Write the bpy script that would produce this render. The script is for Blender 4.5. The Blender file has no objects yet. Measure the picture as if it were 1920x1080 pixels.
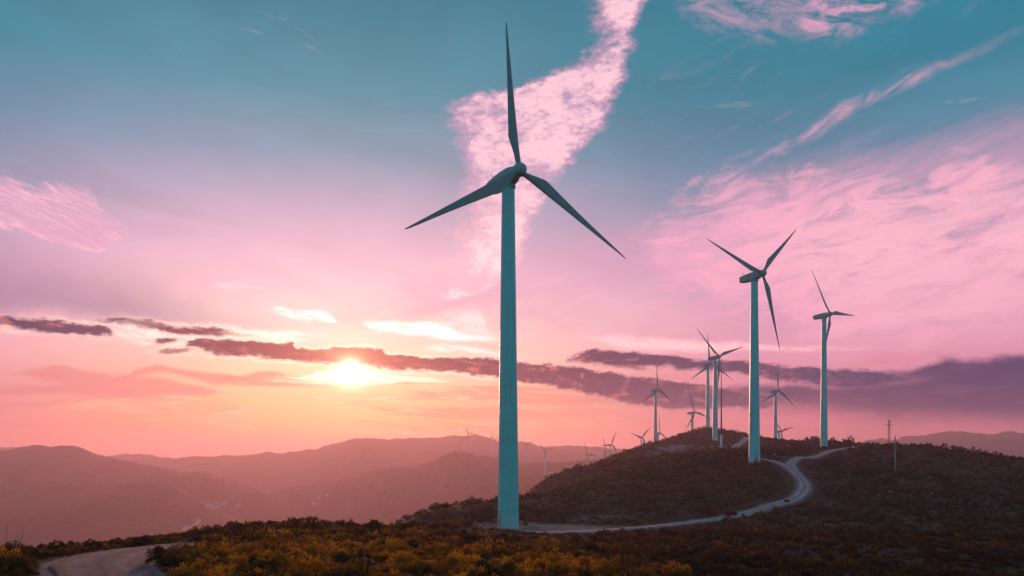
import bpy, math, random
import numpy as np
from mathutils import Vector, Matrix

R = math.radians
random.seed(7)
RNG = np.random.default_rng(11)
SC = bpy.context.scene
COL = SC.collection

# ------------------------------------------------------------------ camera
F, HOR, ZC = 1500.0, 850.0, 12.0        # focal length and horizon of the 1920 px frame; eye height over the pad
cam_d = bpy.data.cameras.new('camera')
cam_d.sensor_width = 36.0
cam_d.lens = F / 1920 * 36
cam_d.shift_y = (HOR - 540) / 1920
cam_d.clip_start, cam_d.clip_end = 0.1, 60000
cam = bpy.data.objects.new('camera', cam_d)
cam.location = (0, 0, ZC)
cam.rotation_euler = (R(90), 0, 0)
COL.objects.link(cam)
SC.camera = cam


def P(px, py, d):
    """a place seen at a pixel of the photograph, d metres ahead"""
    return ((px - 960) / F * d, d, ZC + (HOR - py) / F * d)


def AE(px, py):
    """direction in degrees (azimuth, elevation) of a pixel of the photograph"""
    x = (px - 960) / F
    a = math.atan(x)
    return math.degrees(a), math.degrees(math.atan((HOR - py) / F * math.cos(a)))


# ------------------------------------------------------------------ render settings
SC.view_settings.view_transform = 'Standard'
SC.view_settings.look = 'None'
SC.view_settings.exposure = 0.06
SC.view_settings.gamma = 1.0
cy = SC.cycles
cy.use_denoising = True
cy.denoiser = 'OPENIMAGEDENOISE'
cy.max_bounces = 6
cy.diffuse_bounces = 2
cy.transmission_bounces = 4
cy.volume_bounces = 1
cy.transparent_max_bounces = 8
cy.sample_clamp_indirect = 4.0

# ------------------------------------------------------------------ sun
SUN_A, SUN_E = AE(657, 697)
sun_dir = Vector((math.sin(R(SUN_A)) * math.cos(R(SUN_E)), math.cos(R(SUN_A)) * math.cos(R(SUN_E)), math.sin(R(SUN_E))))
sl = bpy.data.lights.new('sun', 'SUN')
sl.energy = 2.2
sl.angle = R(6.0)      # half veiled by the cloud bank
sl.color = (1.0, 0.38, 0.20)
sun = bpy.data.objects.new('sun', sl)
sun.rotation_euler = sun_dir.to_track_quat('Z', 'Y').to_euler()
COL.objects.link(sun)


# ------------------------------------------------------------------ node helpers
def lin(c):
    return tuple((v / 255 / 12.92) if v / 255 <= 0.04045 else ((v / 255 + 0.055) / 1.055) ** 2.4 for v in c) + (1.0,)


class G:
    def __init__(s, nt):
        s.nt = nt

    def n(s, t, **kw):
        x = s.nt.nodes.new(t)
        for k, v in kw.items():
            setattr(x, k, v)
        return x

    def put(s, sock, v):
        if isinstance(v, bpy.types.NodeSocket):
            s.nt.links.new(v, sock)
        elif v is not None:
            sock.default_value = v

    def m(s, op, a, b=None, c=None, clamp=False):
        x = s.n('ShaderNodeMath', operation=op, use_clamp=clamp)
        s.put(x.inputs[0], a); s.put(x.inputs[1], b); s.put(x.inputs[2], c)
        return x.outputs[0]

    def add(s, a, b): return s.m('ADD', a, b)
    def sub(s, a, b): return s.m('SUBTRACT', a, b)
    def mul(s, a, b): return s.m('MULTIPLY', a, b)
    def mx(s, a, b): return s.m('MAXIMUM', a, b)

    def sm(s, x, lo, hi, a=0.0, b=1.0, kind='SMOOTHSTEP'):
        r = s.n('ShaderNodeMapRange', interpolation_type=kind)
        s.put(r.inputs[0], x); s.put(r.inputs[1], lo); s.put(r.inputs[2], hi); s.put(r.inputs[3], a); s.put(r.inputs[4], b)
        return r.outputs[0]

    def vec(s, x, y, z=0.0):
        c = s.n('ShaderNodeCombineXYZ')
        s.put(c.inputs[0], x); s.put(c.inputs[1], y); s.put(c.inputs[2], z)
        return c.outputs[0]

    def noise(s, v, scale, detail=4.0, rough=0.55, dist=0.0, color=False):
        x = s.n('ShaderNodeTexNoise')
        s.put(x.inputs['Vector'], v)
        x.inputs['Scale'].default_value = scale
        x.inputs['Detail'].default_value = detail
        x.inputs['Roughness'].default_value = rough
        x.inputs['Distortion'].default_value = dist
        return x.outputs['Color' if color else 'Fac']

    def ramp(s, x, stops, interp='LINEAR'):
        r = s.n('ShaderNodeValToRGB')
        e = r.color_ramp.elements
        r.color_ramp.interpolation = interp
        while len(e) < len(stops):
            e.new(0.5)
        for i, (p, c) in enumerate(stops):
            e[i].position = p
            e[i].color = c
        s.put(r.inputs[0], x)
        return r.outputs[0]

    def mix(s, f, a, b):
        x = s.n('ShaderNodeMix', data_type='RGBA')
        s.put(x.inputs[0], f); s.put(x.inputs[6], a); s.put(x.inputs[7], b)
        return x.outputs[2]

    def curve(s, x, pts, xr, yr):
        """piecewise smooth function of x given as points"""
        f = s.n('ShaderNodeFloatCurve')
        c = f.mapping.curves[0]
        q = sorted(((px - xr[0]) / (xr[1] - xr[0]), (py - yr[0]) / (yr[1] - yr[0])) for px, py in pts)
        while len(c.points) < len(q):
            c.points.new(0.5, 0.5)
        for p, (a, b) in zip(c.points, q):
            p.location = (a, b)
            p.handle_type = 'AUTO_CLAMPED'
        f.mapping.update()
        s.put(f.inputs[1], s.sm(x, xr[0], xr[1], kind='LINEAR'))
        return s.add(s.mul(f.outputs[0], yr[1] - yr[0]), yr[0])


# ------------------------------------------------------------------ sky: dusk air, cirrus, a low bank of cloud
def build_sky():
    w = bpy.data.worlds.new('World')
    SC.world = w
    w.use_nodes = True
    nt = w.node_tree
    nt.nodes.clear()
    g = G(nt)
    d = g.n('ShaderNodeTexCoord').outputs['Generated']
    sp = g.n('ShaderNodeSeparateXYZ')
    g.put(sp.inputs[0], d)
    x, y, z = sp.outputs
    DEG = 57.29578
    A = g.mul(g.m('ARCTAN2', x, y), DEG)
    E = g.mul(g.m('ARCSINE', z), DEG)
    dot = g.n('ShaderNodeVectorMath', operation='DOT_PRODUCT')
    g.put(dot.inputs[0], d)
    dot.inputs[1].default_value = sun_dir
    TH = g.mul(g.m('ARCCOSINE', g.m('MINIMUM', dot.outputs['Value'], 0.99999999)), DEG)

    AEV = g.vec(A, E, 0.0)
    wig = g.n('ShaderNodeSeparateXYZ')
    g.put(wig.inputs[0], g.noise(AEV, 0.22, 6, 0.6, color=True))
    w1, w2 = g.sub(wig.outputs[0], 0.5), g.sub(wig.outputs[1], 0.5)
    wig2 = g.n('ShaderNodeSeparateXYZ')
    g.put(wig2.inputs[0], g.noise(g.vec(g.mul(A, 0.5), E, 3.0), 1.1, 6, 0.62, color=True))
    v1, v2 = g.sub(wig2.outputs[0], 0.5), g.sub(wig2.outputs[1], 0.5)

    wig3 = g.n('ShaderNodeSeparateXYZ')
    g.put(wig3.inputs[0], g.noise(g.vec(g.mul(A, 0.6), g.mul(E, 1.1), 31.0), 3.4, 5, 0.65, color=True))
    u1, u2 = g.sub(wig3.outputs[0], 0.5), g.sub(wig3.outputs[1], 0.5)

    # clear air
    EK = g.sm(E, -10, 60, kind='LINEAR')
    k = lambda e: (e + 10) / 70.0
    near = g.ramp(EK, [(k(e), lin(c)) for e, c in (
        (-10, (225, 130, 118)), (0.5, (255, 126, 98)), (2, (255, 146, 102)), (3.5, (255, 168, 120)), (6, (255, 198, 168)),
        (8.5, (254, 208, 200)), (11.5, (243, 186, 203)), (14, (222, 171, 197)), (17, (184, 160, 188)), (20, (128, 148, 174)),
        (24, (66, 136, 156)), (30, (32, 119, 139)), (42, (40, 92, 122)), (60, (92, 90, 120)))])
    far = g.ramp(EK, [(k(e), lin(c)) for e, c in (
        (-10, (170, 95, 118)), (0.5, (214, 104, 130)), (2.5, (212, 112, 144)), (4.5, (212, 124, 156)), (7, (228, 150, 178)), (10, (212, 152, 180)),
        (13, (178, 146, 176)), (16, (126, 136, 165)), (20, (78, 129, 155)), (24, (26, 123, 145)), (30, (10, 114, 136)), (42, (40, 86, 118)), (60, (92, 88, 118)))])
    back = g.ramp(EK, [(k(e), lin(c)) for e, c in (  # unseen sky behind the camera, brightened teal to light the tower fronts
        (-10, (8, 90, 100)), (0, (62, 166, 172)), (20, (60, 156, 172)), (38, (24, 112, 138)), (60, (78, 86, 116)))])
    TA = g.m('ABSOLUTE', g.sub(A, SUN_A))
    col = g.mix(g.sm(TA, 2, 30), near, far)
    col = g.mix(g.sm(TA, 50, 92), col, back)
    sky = g.n('ShaderNodeTexSky', sky_type='NISHITA', sun_disc=False)
    sky.sun_elevation = R(SUN_E)
    sky.sun_rotation = R(SUN_A)
    sky.air_density, sky.dust_density, sky.ozone_density = 1.0, 1.0, 2.0
    air = g.n('ShaderNodeMix', data_type='RGBA', blend_type='ADD', clamp_result=False)
    air.inputs[0].default_value = 0.01          # a daylight sky is physically bright: dusk strength
    g.put(air.inputs[6], col)
    g.put(air.inputs[7], sky.outputs[0])
    col = air.outputs[2]
    thin = g.noise(g.vec(g.add(g.mul(A, 0.5), g.mul(E, 0.3)), g.mul(E, 1.2), 71.0), 0.12, 7, 0.6, 0.8)
    hazy = g.n('ShaderNodeVectorMath', operation='SCALE')
    g.put(hazy.inputs[0], col)
    g.put(hazy.inputs['Scale'], g.sm(thin, 0.3, 0.7, 0.9, 1.1, 'LINEAR'))
    col = hazy.outputs[0]
    front = g.sm(TA, 50, 80, 1, 0)

    AR, ER = (-50.0, 50.0), (-5.0, 35.0)

    def band(top, bot, soft_t, soft_b, a=A, e=E, soft_x=0):
        t = g.curve(a, [AE(*p) for p in top], AR, ER)
        b = g.curve(a, [AE(*p) for p in bot], AR, ER)
        return g.mul(g.sm(g.sub(t, e), -soft_t * .5, soft_t), g.sm(g.sub(e, b), -soft_b * .5, soft_b))

    def column(left, right, soft, a, e):
        l = g.curve(e, [AE(*p)[::-1] for p in left], (0, 35), AR)
        r = g.curve(e, [AE(*p)[::-1] for p in right], (0, 35), AR)
        return g.mul(g.sm(g.sub(a, l), -soft[0] * .8, soft[0] * .6), g.sm(g.sub(r, a), -soft[1] * .7, soft[1] * .7))

    def wob(ka, ke, fa=0.0, fe=0.0):
        return (g.add(A, g.add(g.mul(w1, ka), g.mul(v1, fa))), g.add(E, g.add(g.mul(w2, ke), g.mul(v2, fe))))

    def lay(base, mask, amt, c):
        return g.mix(g.mul(g.mul(mask, amt), front), base, c)

    a, e = wob(5, 2.5, 1.0, 0.6)
    lm = band([(-400, 400), (-100, 440), (60, 470), (200, 500), (330, 545), (460, 600)], [(-400, 640), (0, 604), (200, 610), (330, 615), (460, 630)], 3.0, 1.2, a, e)
    col = lay(col, lm, 0.72, lin((150, 126, 158)))
    # broad mauve veil high at the right, then pink cirrus under it
    a, e = wob(6, 3, 1.5, 0.8)
    veil = band([(1150, 420), (1400, 330), (1650, 262), (1780, 240), (1920, 195), (2200, 120)],
                [(1150, 640), (1500, 640), (2200, 640)], 2.2, 3.0, a, e)
    st = g.noise(g.vec(g.add(g.mul(A, 0.34), g.mul(E, -0.55)), g.add(g.mul(E, 1.3), g.mul(A, -0.28)), 0.7), 0.42, 7, 0.62, 0.6)
    col = lay(col, g.mul(veil, g.sm(st, 0.3, 0.62)), 0.5, lin((226, 162, 192)))
    mass = band([(1060, 455), (1150, 385), (1230, 345), (1350, 310), (1440, 305), (1560, 300), (1640, 315), (1750, 290), (1850, 285), (1950, 290), (2200, 250)],
                [(1060, 470), (1130, 520), (1250, 620), (1400, 655), (2200, 660)], 2.0, 3.5, a, e)
    st2 = g.noise(g.vec(g.add(g.mul(A, 0.36), g.mul(E, 0.12)), g.add(g.mul(E, 1.35), g.mul(A, -0.26)), 4.2), 0.5, 9, 0.68, 1.7)
    mass = g.mul(mass, g.sm(A, AE(1060, 400)[0], AE(1330, 400)[0]))
    gap = g.noise(g.vec(g.mul(A, 0.7), g.add(E, g.mul(A, -0.15)), 23.0), 0.2, 6, 0.6, 1.2)
    mv = g.add(g.add(g.mul(st2, 0.62), g.mul(gap, 0.48)), g.mul(g.sub(mass, 1.0), 0.35))
    col = lay(col, g.mul(g.sm(mv, 0.36, 0.66), g.sm(mass, 0, .3)), 0.92, lin((252, 176, 202)))
    glowspot = band([(1500, 400), (1640, 340), (1760, 330), (2000, 345)], [(1450, 520), (1700, 600), (2000, 560)], 4.0, 4.5, a, e)
    col = lay(col, g.mul(glowspot, g.sm(st2, 0.3, 0.6)), 0.75, lin((255, 192, 206)))

    # mackerel cloud climbing behind the tall turbine
    a, e = wob(1.4, 1.0, 1.5, 1.0)
    a = g.add(a, g.mul(u1, 1.1))
    e = g.add(e, g.mul(u2, 0.7))
    pc = column([(806, 566), (846, 525), (856, 480), (868, 440), (874, 400), (858, 360), (880, 330), (866, 300), (862, 265), (852, 240), (828, 212), (880, 183), (1020, 150), (1080, 118), (1114, 80), (1118, 40), (1126, 0), (1145, -80)],
                [(915, 566), (948, 525), (976, 480), (992, 440), (1010, 400), (1036, 360), (1056, 330), (1080, 300), (1110, 265), (1132, 240), (1144, 212), (1154, 183), (1168, 150), (1178, 118), (1186, 80), (1198, 40), (1212, 0), (1250, -80)], (3.0, 1.5), a, e)
    pc = g.mul(pc, g.sm(e, AE(900, 574)[1], AE(900, 548)[1]))
    puff = g.noise(g.vec(g.add(g.mul(A, 0.9), g.mul(E, 0.3)), g.add(g.mul(E, 2.1), g.mul(A, -0.35)), 9.0), 1.25, 6, 0.66, 0.35)
    puf2 = g.noise(g.vec(g.add(g.mul(A, 0.5), g.mul(E, 0.4)), g.mul(E, 1.1), 2.0), 0.42, 4, 0.55, 0.4)
    puf3 = g.noise(g.vec(A, g.mul(E, 1.4), 17.0), 2.6, 5, 0.65, 0.3)
    pv = g.add(g.add(g.mul(puff, 0.58), g.mul(puf2, 0.74)), g.add(g.mul(puf3, 0.20), g.mul(g.sub(pc, 1.0), 0.62)))
    col = lay(col, g.mul(g.sm(pv, 0.32, 0.82), g.sm(pc, 0.0, 0.35)), 0.96, g.mix(g.sm(pv, 0.60, 0.84), g.mix(g.sm(E, 21, 14), lin((216, 160, 193)), lin((254, 196, 208))), g.mix(g.sm(E, 19, 12), lin((255, 206, 220)), (1.15, 0.80, 0.83, 1))))

    # swept cloud at the left
    a, e = wob(1.0, 0.35, 1.4, 0.5)
    a = g.add(a, g.mul(u1, 1.2))
    lc = band([(-200, 300), (0, 322), (60, 345), (110, 340), (150, 348), (185, 385), (215, 412), (232, 425), (240, 436)],
              [(-200, 380), (0, 428), (60, 446), (110, 458), (150, 470), (180, 474), (215, 462), (232, 445), (240, 438)], 0.9, 0.35, a, e)
    st3 = g.noise(g.vec(g.add(g.mul(A, 0.5), g.mul(E, 0.6)), g.add(g.mul(E, 1.5), g.mul(A, 0.5)), 1.0), 0.75, 9, 0.68, 2.2)
    col = lay(col, g.mul(g.sm(g.add(st3, g.mul(g.sub(lc, 1.0), 0.3)), 0.2, 0.54), g.sm(lc, 0, .3)), 0.96, g.mix(g.sm(st3, 0.45, 0.68), lin((226, 170, 198)), lin((255, 198, 213))))

    # old vapour trail at the right, and two scraps of cirrus at the top
    a, e = wob(0.9, 0.8, 1.2, 0.9)
    ct = band([(1370, 330), (1425, 293), (1480, 255), (1540, 216), (1610, 178), (1680, 152), (1740, 118), (1800, 100), (1840, 84), (1920, 48), (2100, -30)],
              [(1370, 340), (1425, 306), (1480, 281), (1540, 252), (1610, 208), (1680, 176), (1740, 146), (1800, 120), (1840, 100), (1920, 60), (2100, -24)], 0.5, 0.5, a, e)
    st4 = g.noise(g.vec(g.add(g.mul(A, 0.4), g.mul(E, 0.3)), g.add(g.mul(E, 1.3), g.mul(A, -0.8)), 5.0), 0.8, 6, 0.6, 0.5)
    col = lay(col, g.mul(ct, g.sm(st4, 0.3, 0.62)), g.curve(A, [AE(*p)[:1] + (v,) for p, v in (((1370, 300), .2), ((1450, 280), .65), ((1610, 190), .75), ((1740, 130), .5), ((1850, 90), .28), ((1920, 50), .22))], AR, (0, 1)),
              lin((232, 165, 196)))
    a, e = wob(3.0, 2.0, 1.5, 1.0)
    tr = band([(1270, 0), (1330, -40), (1500, -60), (1700, -40), (1750, 0)], [(1270, 5), (1350, 62), (1480, 78), (1560, 72), (1640, 45), (1750, 0)], 0.6, 1.0, a, e)
    st5 = g.noise(g.vec(g.add(g.mul(A, 0.6), g.mul(E, 0.3)), g.add(g.mul(E, 1.5), g.mul(A, 0.2)), 8.0), 0.6, 8, 0.68, 1.0)
    brt = g.sm(A, AE(1490, 30)[0], AE(1520, 30)[0], 0.5, 1.0)
    col = lay(col, g.mul(g.mul(tr, brt), g.sm(st5, 0.38, 0.66)), 0.9, lin((238, 168, 200)))
    # thin stray wisps
    wp = g.noise(g.vec(g.add(g.mul(A, 0.22), g.mul(E, -0.35)), g.add(g.mul(E, 1.2), g.mul(A, 0.15)), 12.0), 0.5, 8, 0.68, 1.4)
    col = lay(col, g.mul(g.sm(wp, 0.6, 0.82), g.sm(E, 4, 9)), 0.45, lin((240, 182, 206)))

    wr = g.noise(g.vec(g.add(g.mul(A, 0.30), g.mul(E, -0.25)), g.add(g.mul(E, 1.1), g.mul(A, -0.30)), 52.0), 0.45, 9, 0.7, 1.8)
    reg = g.mul(g.sm(A, 4, 14), g.mul(g.sm(E, 9, 14), g.sm(E, 30, 24)))
    col = lay(col, g.mul(g.sm(wr, 0.54, 0.80), reg), 0.32, lin((222, 168, 198)))
    # streaky light and rose bars under the cloud bank
    low = g.mul(g.sm(E, 7.2, 4.8, 0, 1), g.sm(E, 0.2, 1.8))
    s1 = g.noise(g.vec(g.mul(A, 0.10), g.add(E, g.mul(A, 0.03)), 2.2), 0.75, 6, 0.6, 0.6)
    s2 = g.noise(g.vec(g.mul(A, 0.14), g.add(E, g.mul(A, 0.04)), 7.7), 1.3, 6, 0.62, 0.8)
    nearsun = g.sm(TH, 24, 3)
    col = lay(col, g.mul(low, g.sm(s1, 0.5, 0.62)), 0.72, g.mix(g.sm(TA, 4, 36), lin((247, 158, 132)), lin((226, 128, 150))))
    col = lay(col, g.mul(g.mul(low, nearsun), g.sm(s2, 0.54, 0.66)), 0.85, lin((255, 226, 180)))
    a, e = wob(3, 0.7, 2.2, 0.5)
    for t, b, am in (
            ([(200, 715), (285, 682), (330, 690), (420, 700), (520, 712), (600, 722)], [(200, 720), (300, 700), (420, 722), (520, 724), (600, 726)], .8),
            ([(40, 700), (120, 688), (220, 700), (330, 712), (420, 735)], [(40, 706), (150, 728), (260, 738), (330, 742), (420, 740)], .75),
            ([(-60, 725), (40, 722), (150, 724), (280, 735), (330, 745)], [(-60, 745), (60, 742), (180, 744), (260, 750), (330, 752)], .8),
            ([(440, 704), (490, 694), (540, 700)], [(440, 708), (500, 708), (540, 704)], .8),
            ([(-60, 752), (100, 752), (200, 742)], [(-60, 766), (100, 762), (200, 750)], .6)):
        col = lay(col, band(t, b, 0.25, 0.25, a, e), am, g.mix(g.sm(TA, 4, 26), lin((250, 150, 135)), lin((224, 130, 138))))

    # bright scraps above the bank, next to the sun
    fil2 = g.noise(g.vec(g.add(g.mul(A, 0.4), g.mul(E, 0.25)), g.add(g.mul(E, 1.5), g.mul(A, 0.22)), 61.0), 1.1, 7, 0.68, 1.0)
    a, e = wob(1.8, 0.7, 1.6, 0.55)
    for t, b, am, c in (
            ([(500, 577), (520, 573), (560, 580), (600, 580), (640, 602)], [(500, 579), (540, 592), (590, 602), (640, 604)], .95, (255, 244, 238)),
            ([(680, 604), (700, 600), (770, 601), (810, 602), (870, 625), (935, 632)], [(680, 606), (715, 622), (770, 628), (850, 640), (935, 638)], .95, (255, 244, 234)),
            ([(800, 610), (850, 580), (885, 578), (910, 605), (935, 630)], [(800, 615), (850, 632), (935, 640)], .45, (255, 226, 220)),
            ([(795, 656), (830, 646), (880, 650), (945, 660)], [(795, 659), (840, 660), (945, 668)], .85, (255, 232, 226)),
            ([(480, 618), (530, 617), (570, 628)], [(480, 634), (530, 634), (570, 632)], .85, (255, 225, 215)),
            ([(1090, 630), (1160, 626), (1260, 635), (1380, 642)], [(1090, 634), (1160, 650), (1260, 660), (1380, 660)], .6, (255, 196, 196)),
            ([(395, 530), (430, 526), (480, 540)], [(395, 533), (440, 546), (480, 544)], .3, (255, 215, 222))):
        sf = 0.8 if c == (255, 226, 220) else 0.32
        m = g.mul(band(t, b, sf, sf, a, e), g.sm(g.add(g.mul(fil2, 0.7), g.mul(s2, 0.3)), 0.34, 0.54))
        col = lay(col, m, am, tuple(v * 1.45 for v in lin(c)[:3]) + (1,))

    # the dark bank itself, bright along its torn edges
    a, e = wob(2.4, 0.7, 2.6, 0.85)
    a = g.add(a, g.mul(u1, 1.0))
    e = g.add(e, g.mul(u2, 0.34))
    tex = g.noise(g.vec(g.mul(A, 0.22), g.add(E, g.mul(A, 0.05)), 6.0), 1.15, 7, 0.62, 0.5)
    # lit, torn cloud round the left bars
    lit = band([(-200, 580), (0, 590), (160, 602), (330, 603), (480, 616), (570, 620), (620, 630)], [(-200, 624), (0, 628), (200, 640), (330, 656), (450, 652), (570, 640), (620, 632)], 0.3, 0.6, a, e)
    fil = g.noise(g.vec(g.mul(A, 0.45), g.add(g.mul(E, 1.3), g.mul(A, 0.12)), 41.0), 1.3, 7, 0.68, 0.9)
    col = lay(col, g.mul(lit, g.sm(fil, 0.36, 0.58)), 0.85, g.mix(g.sm(TA, 4, 30), (1.5, 1.15, 1.0, 1), lin((255, 196, 190))))
    # soft grey-mauve mass sinking to the right
    dsoft = band([(1150, 745), (1280, 735), (1380, 726), (1460, 720), (1550, 720), (1600, 710), (1640, 696), (1690, 692), (1735, 682), (1770, 668), (1850, 670), (1900, 662), (2000, 662), (2300, 650)],
                 [(1150, 752), (1280, 762), (1400, 768), (1500, 776), (1600, 786), (1700, 794), (1800, 796), (1920, 802), (2300, 806)], 0.5, 1.3, a, e)
    col = lay(col, g.mul(dsoft, g.sm(tex, 0.18, 0.5, 0.8, 1.0)), 0.95, g.mix(g.sm(tex, 0.46, 0.7), lin((24, 52, 94)), lin((80, 66, 108))))
    dk = None
    for t, b, sf in (
            ([(-200, 575), (0, 592), (60, 596), (120, 604), (170, 612), (225, 628)], [(-200, 610), (0, 614), (60, 625), (130, 632), (190, 634), (225, 630)], .32),
            ([(160, 606), (210, 595), (270, 599), (330, 605), (400, 614), (485, 628)], [(160, 608), (220, 612), (280, 616), (340, 626), (400, 632), (485, 632)], .36),
            ([(290, 640), (320, 632), (350, 640)], [(290, 644), (320, 646), (350, 644)], .3),
            ([(285, 656), (330, 650), (385, 656)], [(285, 660), (330, 664), (385, 662)], .3),
            ([(360, 648), (385, 632), (430, 636), (480, 638), (550, 638), (585, 654), (650, 651), (695, 651), (730, 662), (800, 669), (860, 667), (940, 671), (1000, 678), (1100, 690), (1200, 704), (1300, 720), (1400, 736), (1480, 752)],
             [(360, 654), (420, 670), (480, 674), (560, 677), (620, 683), (680, 689), (760, 699), (860, 703), (950, 716), (1020, 724), (1100, 742), (1200, 760), (1300, 766), (1400, 768), (1480, 757)], .34),
            ([(1055, 676), (1090, 658), (1150, 654), (1220, 662), (1300, 672), (1400, 680), (1520, 688), (1600, 690), (1705, 706)],
             [(1055, 680), (1150, 688), (1250, 694), (1330, 700), (1420, 710), (1500, 720), (1600, 728), (1705, 716)], .4)):
        m = band(t, b, sf * 1.25, sf * 1.7, a, e)
        dk = m if dk is None else g.mx(dk, m)
    dens = g.mul(dk, g.mul(g.sm(tex, 0.22, 0.48, 0.45, 1.0), g.sm(s2, 0.64, 0.42, 0.8, 1.0)))
    dark = g.ramp(g.sm(TH, 0, 40, kind='LINEAR'), [(0.0, lin((235, 108, 80))), (0.08, lin((176, 70, 72))), (0.2, lin((112, 46, 72))), (0.42, lin((48, 44, 84))), (0.75, lin((26, 54, 94))), (1.0, lin((34, 60, 98)))])
    dark = g.mix(g.sm(fil, 0.5, 0.66, 0, 0.55), dark, g.mix(g.sm(TA, 8, 40), lin((240, 130, 118)), lin((140, 98, 128))))
    rim = g.mix(g.sm(TH, 2, 26), (1.4, 1.1, 0.85, 1), lin((250, 168, 176)))
    fring = g.mul(g.sm(dk, 0.0, 0.22), g.sm(s2, 0.3, 0.5, 0.5, 1.0))
    col = lay(col, fring, g.sm(TH, 4, 18, 0.9, 0.12), rim)
    col = lay(col, g.sm(dens, 0.10, 0.62), 0.97, dark)
    # cloud burnt out by the sun just below the bank
    a, e = wob(1.4, 0.5, 1.6, 0.5)
    e = g.add(e, g.mul(u2, 0.5))
    burn = band([(440, 713), (540, 706), (600, 696), (630, 682), (690, 684), (720, 698), (800, 708), (920, 717)], [(440, 716), (540, 715), (610, 722), (690, 724), (760, 719), (850, 719), (920, 718)], 0.25, 0.3, a, e)
    col = lay(col, g.mul(burn, g.sm(g.add(s2, g.mul(TH, -0.02)), 0.30, 0.46, 0.15, 1.0)), g.sm(TH, 9, 2.0, 0.45, 1.0), (1.5, 1.25, 0.95, 1.0))

    # the sun's aureole
    core = g.m('POWER', 2.71828, g.mul(g.m('POWER', g.mul(TH, 1 / 0.52), 1.3), -1.0))
    mid = g.m('POWER', 2.71828, g.mul(TH, -1 / 2.2))
    wide = g.m('POWER', 2.71828, g.mul(TH, -1 / 6.0))
    glow = g.n('ShaderNodeMix', data_type='RGBA', blend_type='ADD', clamp_result=False)
    glow.inputs[0].default_value = 1.0
    g.put(glow.inputs[6], col)
    gl = g.n('ShaderNodeVectorMath', operation='SCALE')
    gl.inputs[0].default_value = (1.0, 0.72, 0.42)
    g.put(gl.inputs['Scale'], g.add(g.mul(core, 7.0), g.add(g.mul(mid, 0.38), g.mul(wide, 0.05))))
    g.put(glow.inputs[7], gl.outputs[0])

    bg = g.n('ShaderNodeBackground')
    g.put(bg.inputs[0], glow.outputs[2])
    bg.inputs[1].default_value = SKY_GAIN
    out = g.n('ShaderNodeOutputWorld')
    nt.links.new(bg.outputs[0], out.inputs[0])
    w.cycles.sampling_method = 'MANUAL'
    w.cycles.sample_map_resolution = 1024


SKY_GAIN = 1.0
build_sky()


# ------------------------------------------------------------------ object helpers
def tag(o, label=None, cat=None, group=None, kind=None):
    for k, v in (('label', label), ('category', cat), ('group', group), ('kind', kind)):
        if v:
            o[k] = v
    return o


def empty(name, loc, rz=0.0):
    o = bpy.data.objects.new(name, None)
    o.empty_display_size = 0.5
    o.location = loc
    o.rotation_euler = (0, 0, rz)
    COL.objects.link(o)
    return o


def link(name, me, parent=None, loc=None):
    o = bpy.data.objects.new(name, me)
    if parent:
        o.parent = parent
    if loc is not None:
        o.location = loc
    COL.objects.link(o)
    return o


def np_mesh(name, co, faces, mat, smooth=False, attrs=None):
    """faces: an int array (n, 3) or (n, 4)"""
    me = bpy.data.meshes.new(name)
    co = np.ascontiguousarray(co, np.float32)
    faces = np.ascontiguousarray(faces, np.int32)
    n, k = faces.shape
    me.vertices.add(len(co))
    me.vertices.foreach_set('co', co.ravel())
    me.loops.add(n * k)
    me.loops.foreach_set('vertex_index', faces.ravel())
    me.polygons.add(n)
    me.polygons.foreach_set('loop_start', np.arange(0, n * k, k, dtype=np.int32))
    if smooth:
        me.polygons.foreach_set('use_smooth', np.ones(n, bool))
    for a, v in (attrs or {}).items():
        at = me.attributes.new(a, 'FLOAT', 'POINT')
        at.data.foreach_set('value', np.ascontiguousarray(v, np.float32))
    me.update(calc_edges=True)
    if mat:
        me.materials.append(mat)
    return me


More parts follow.
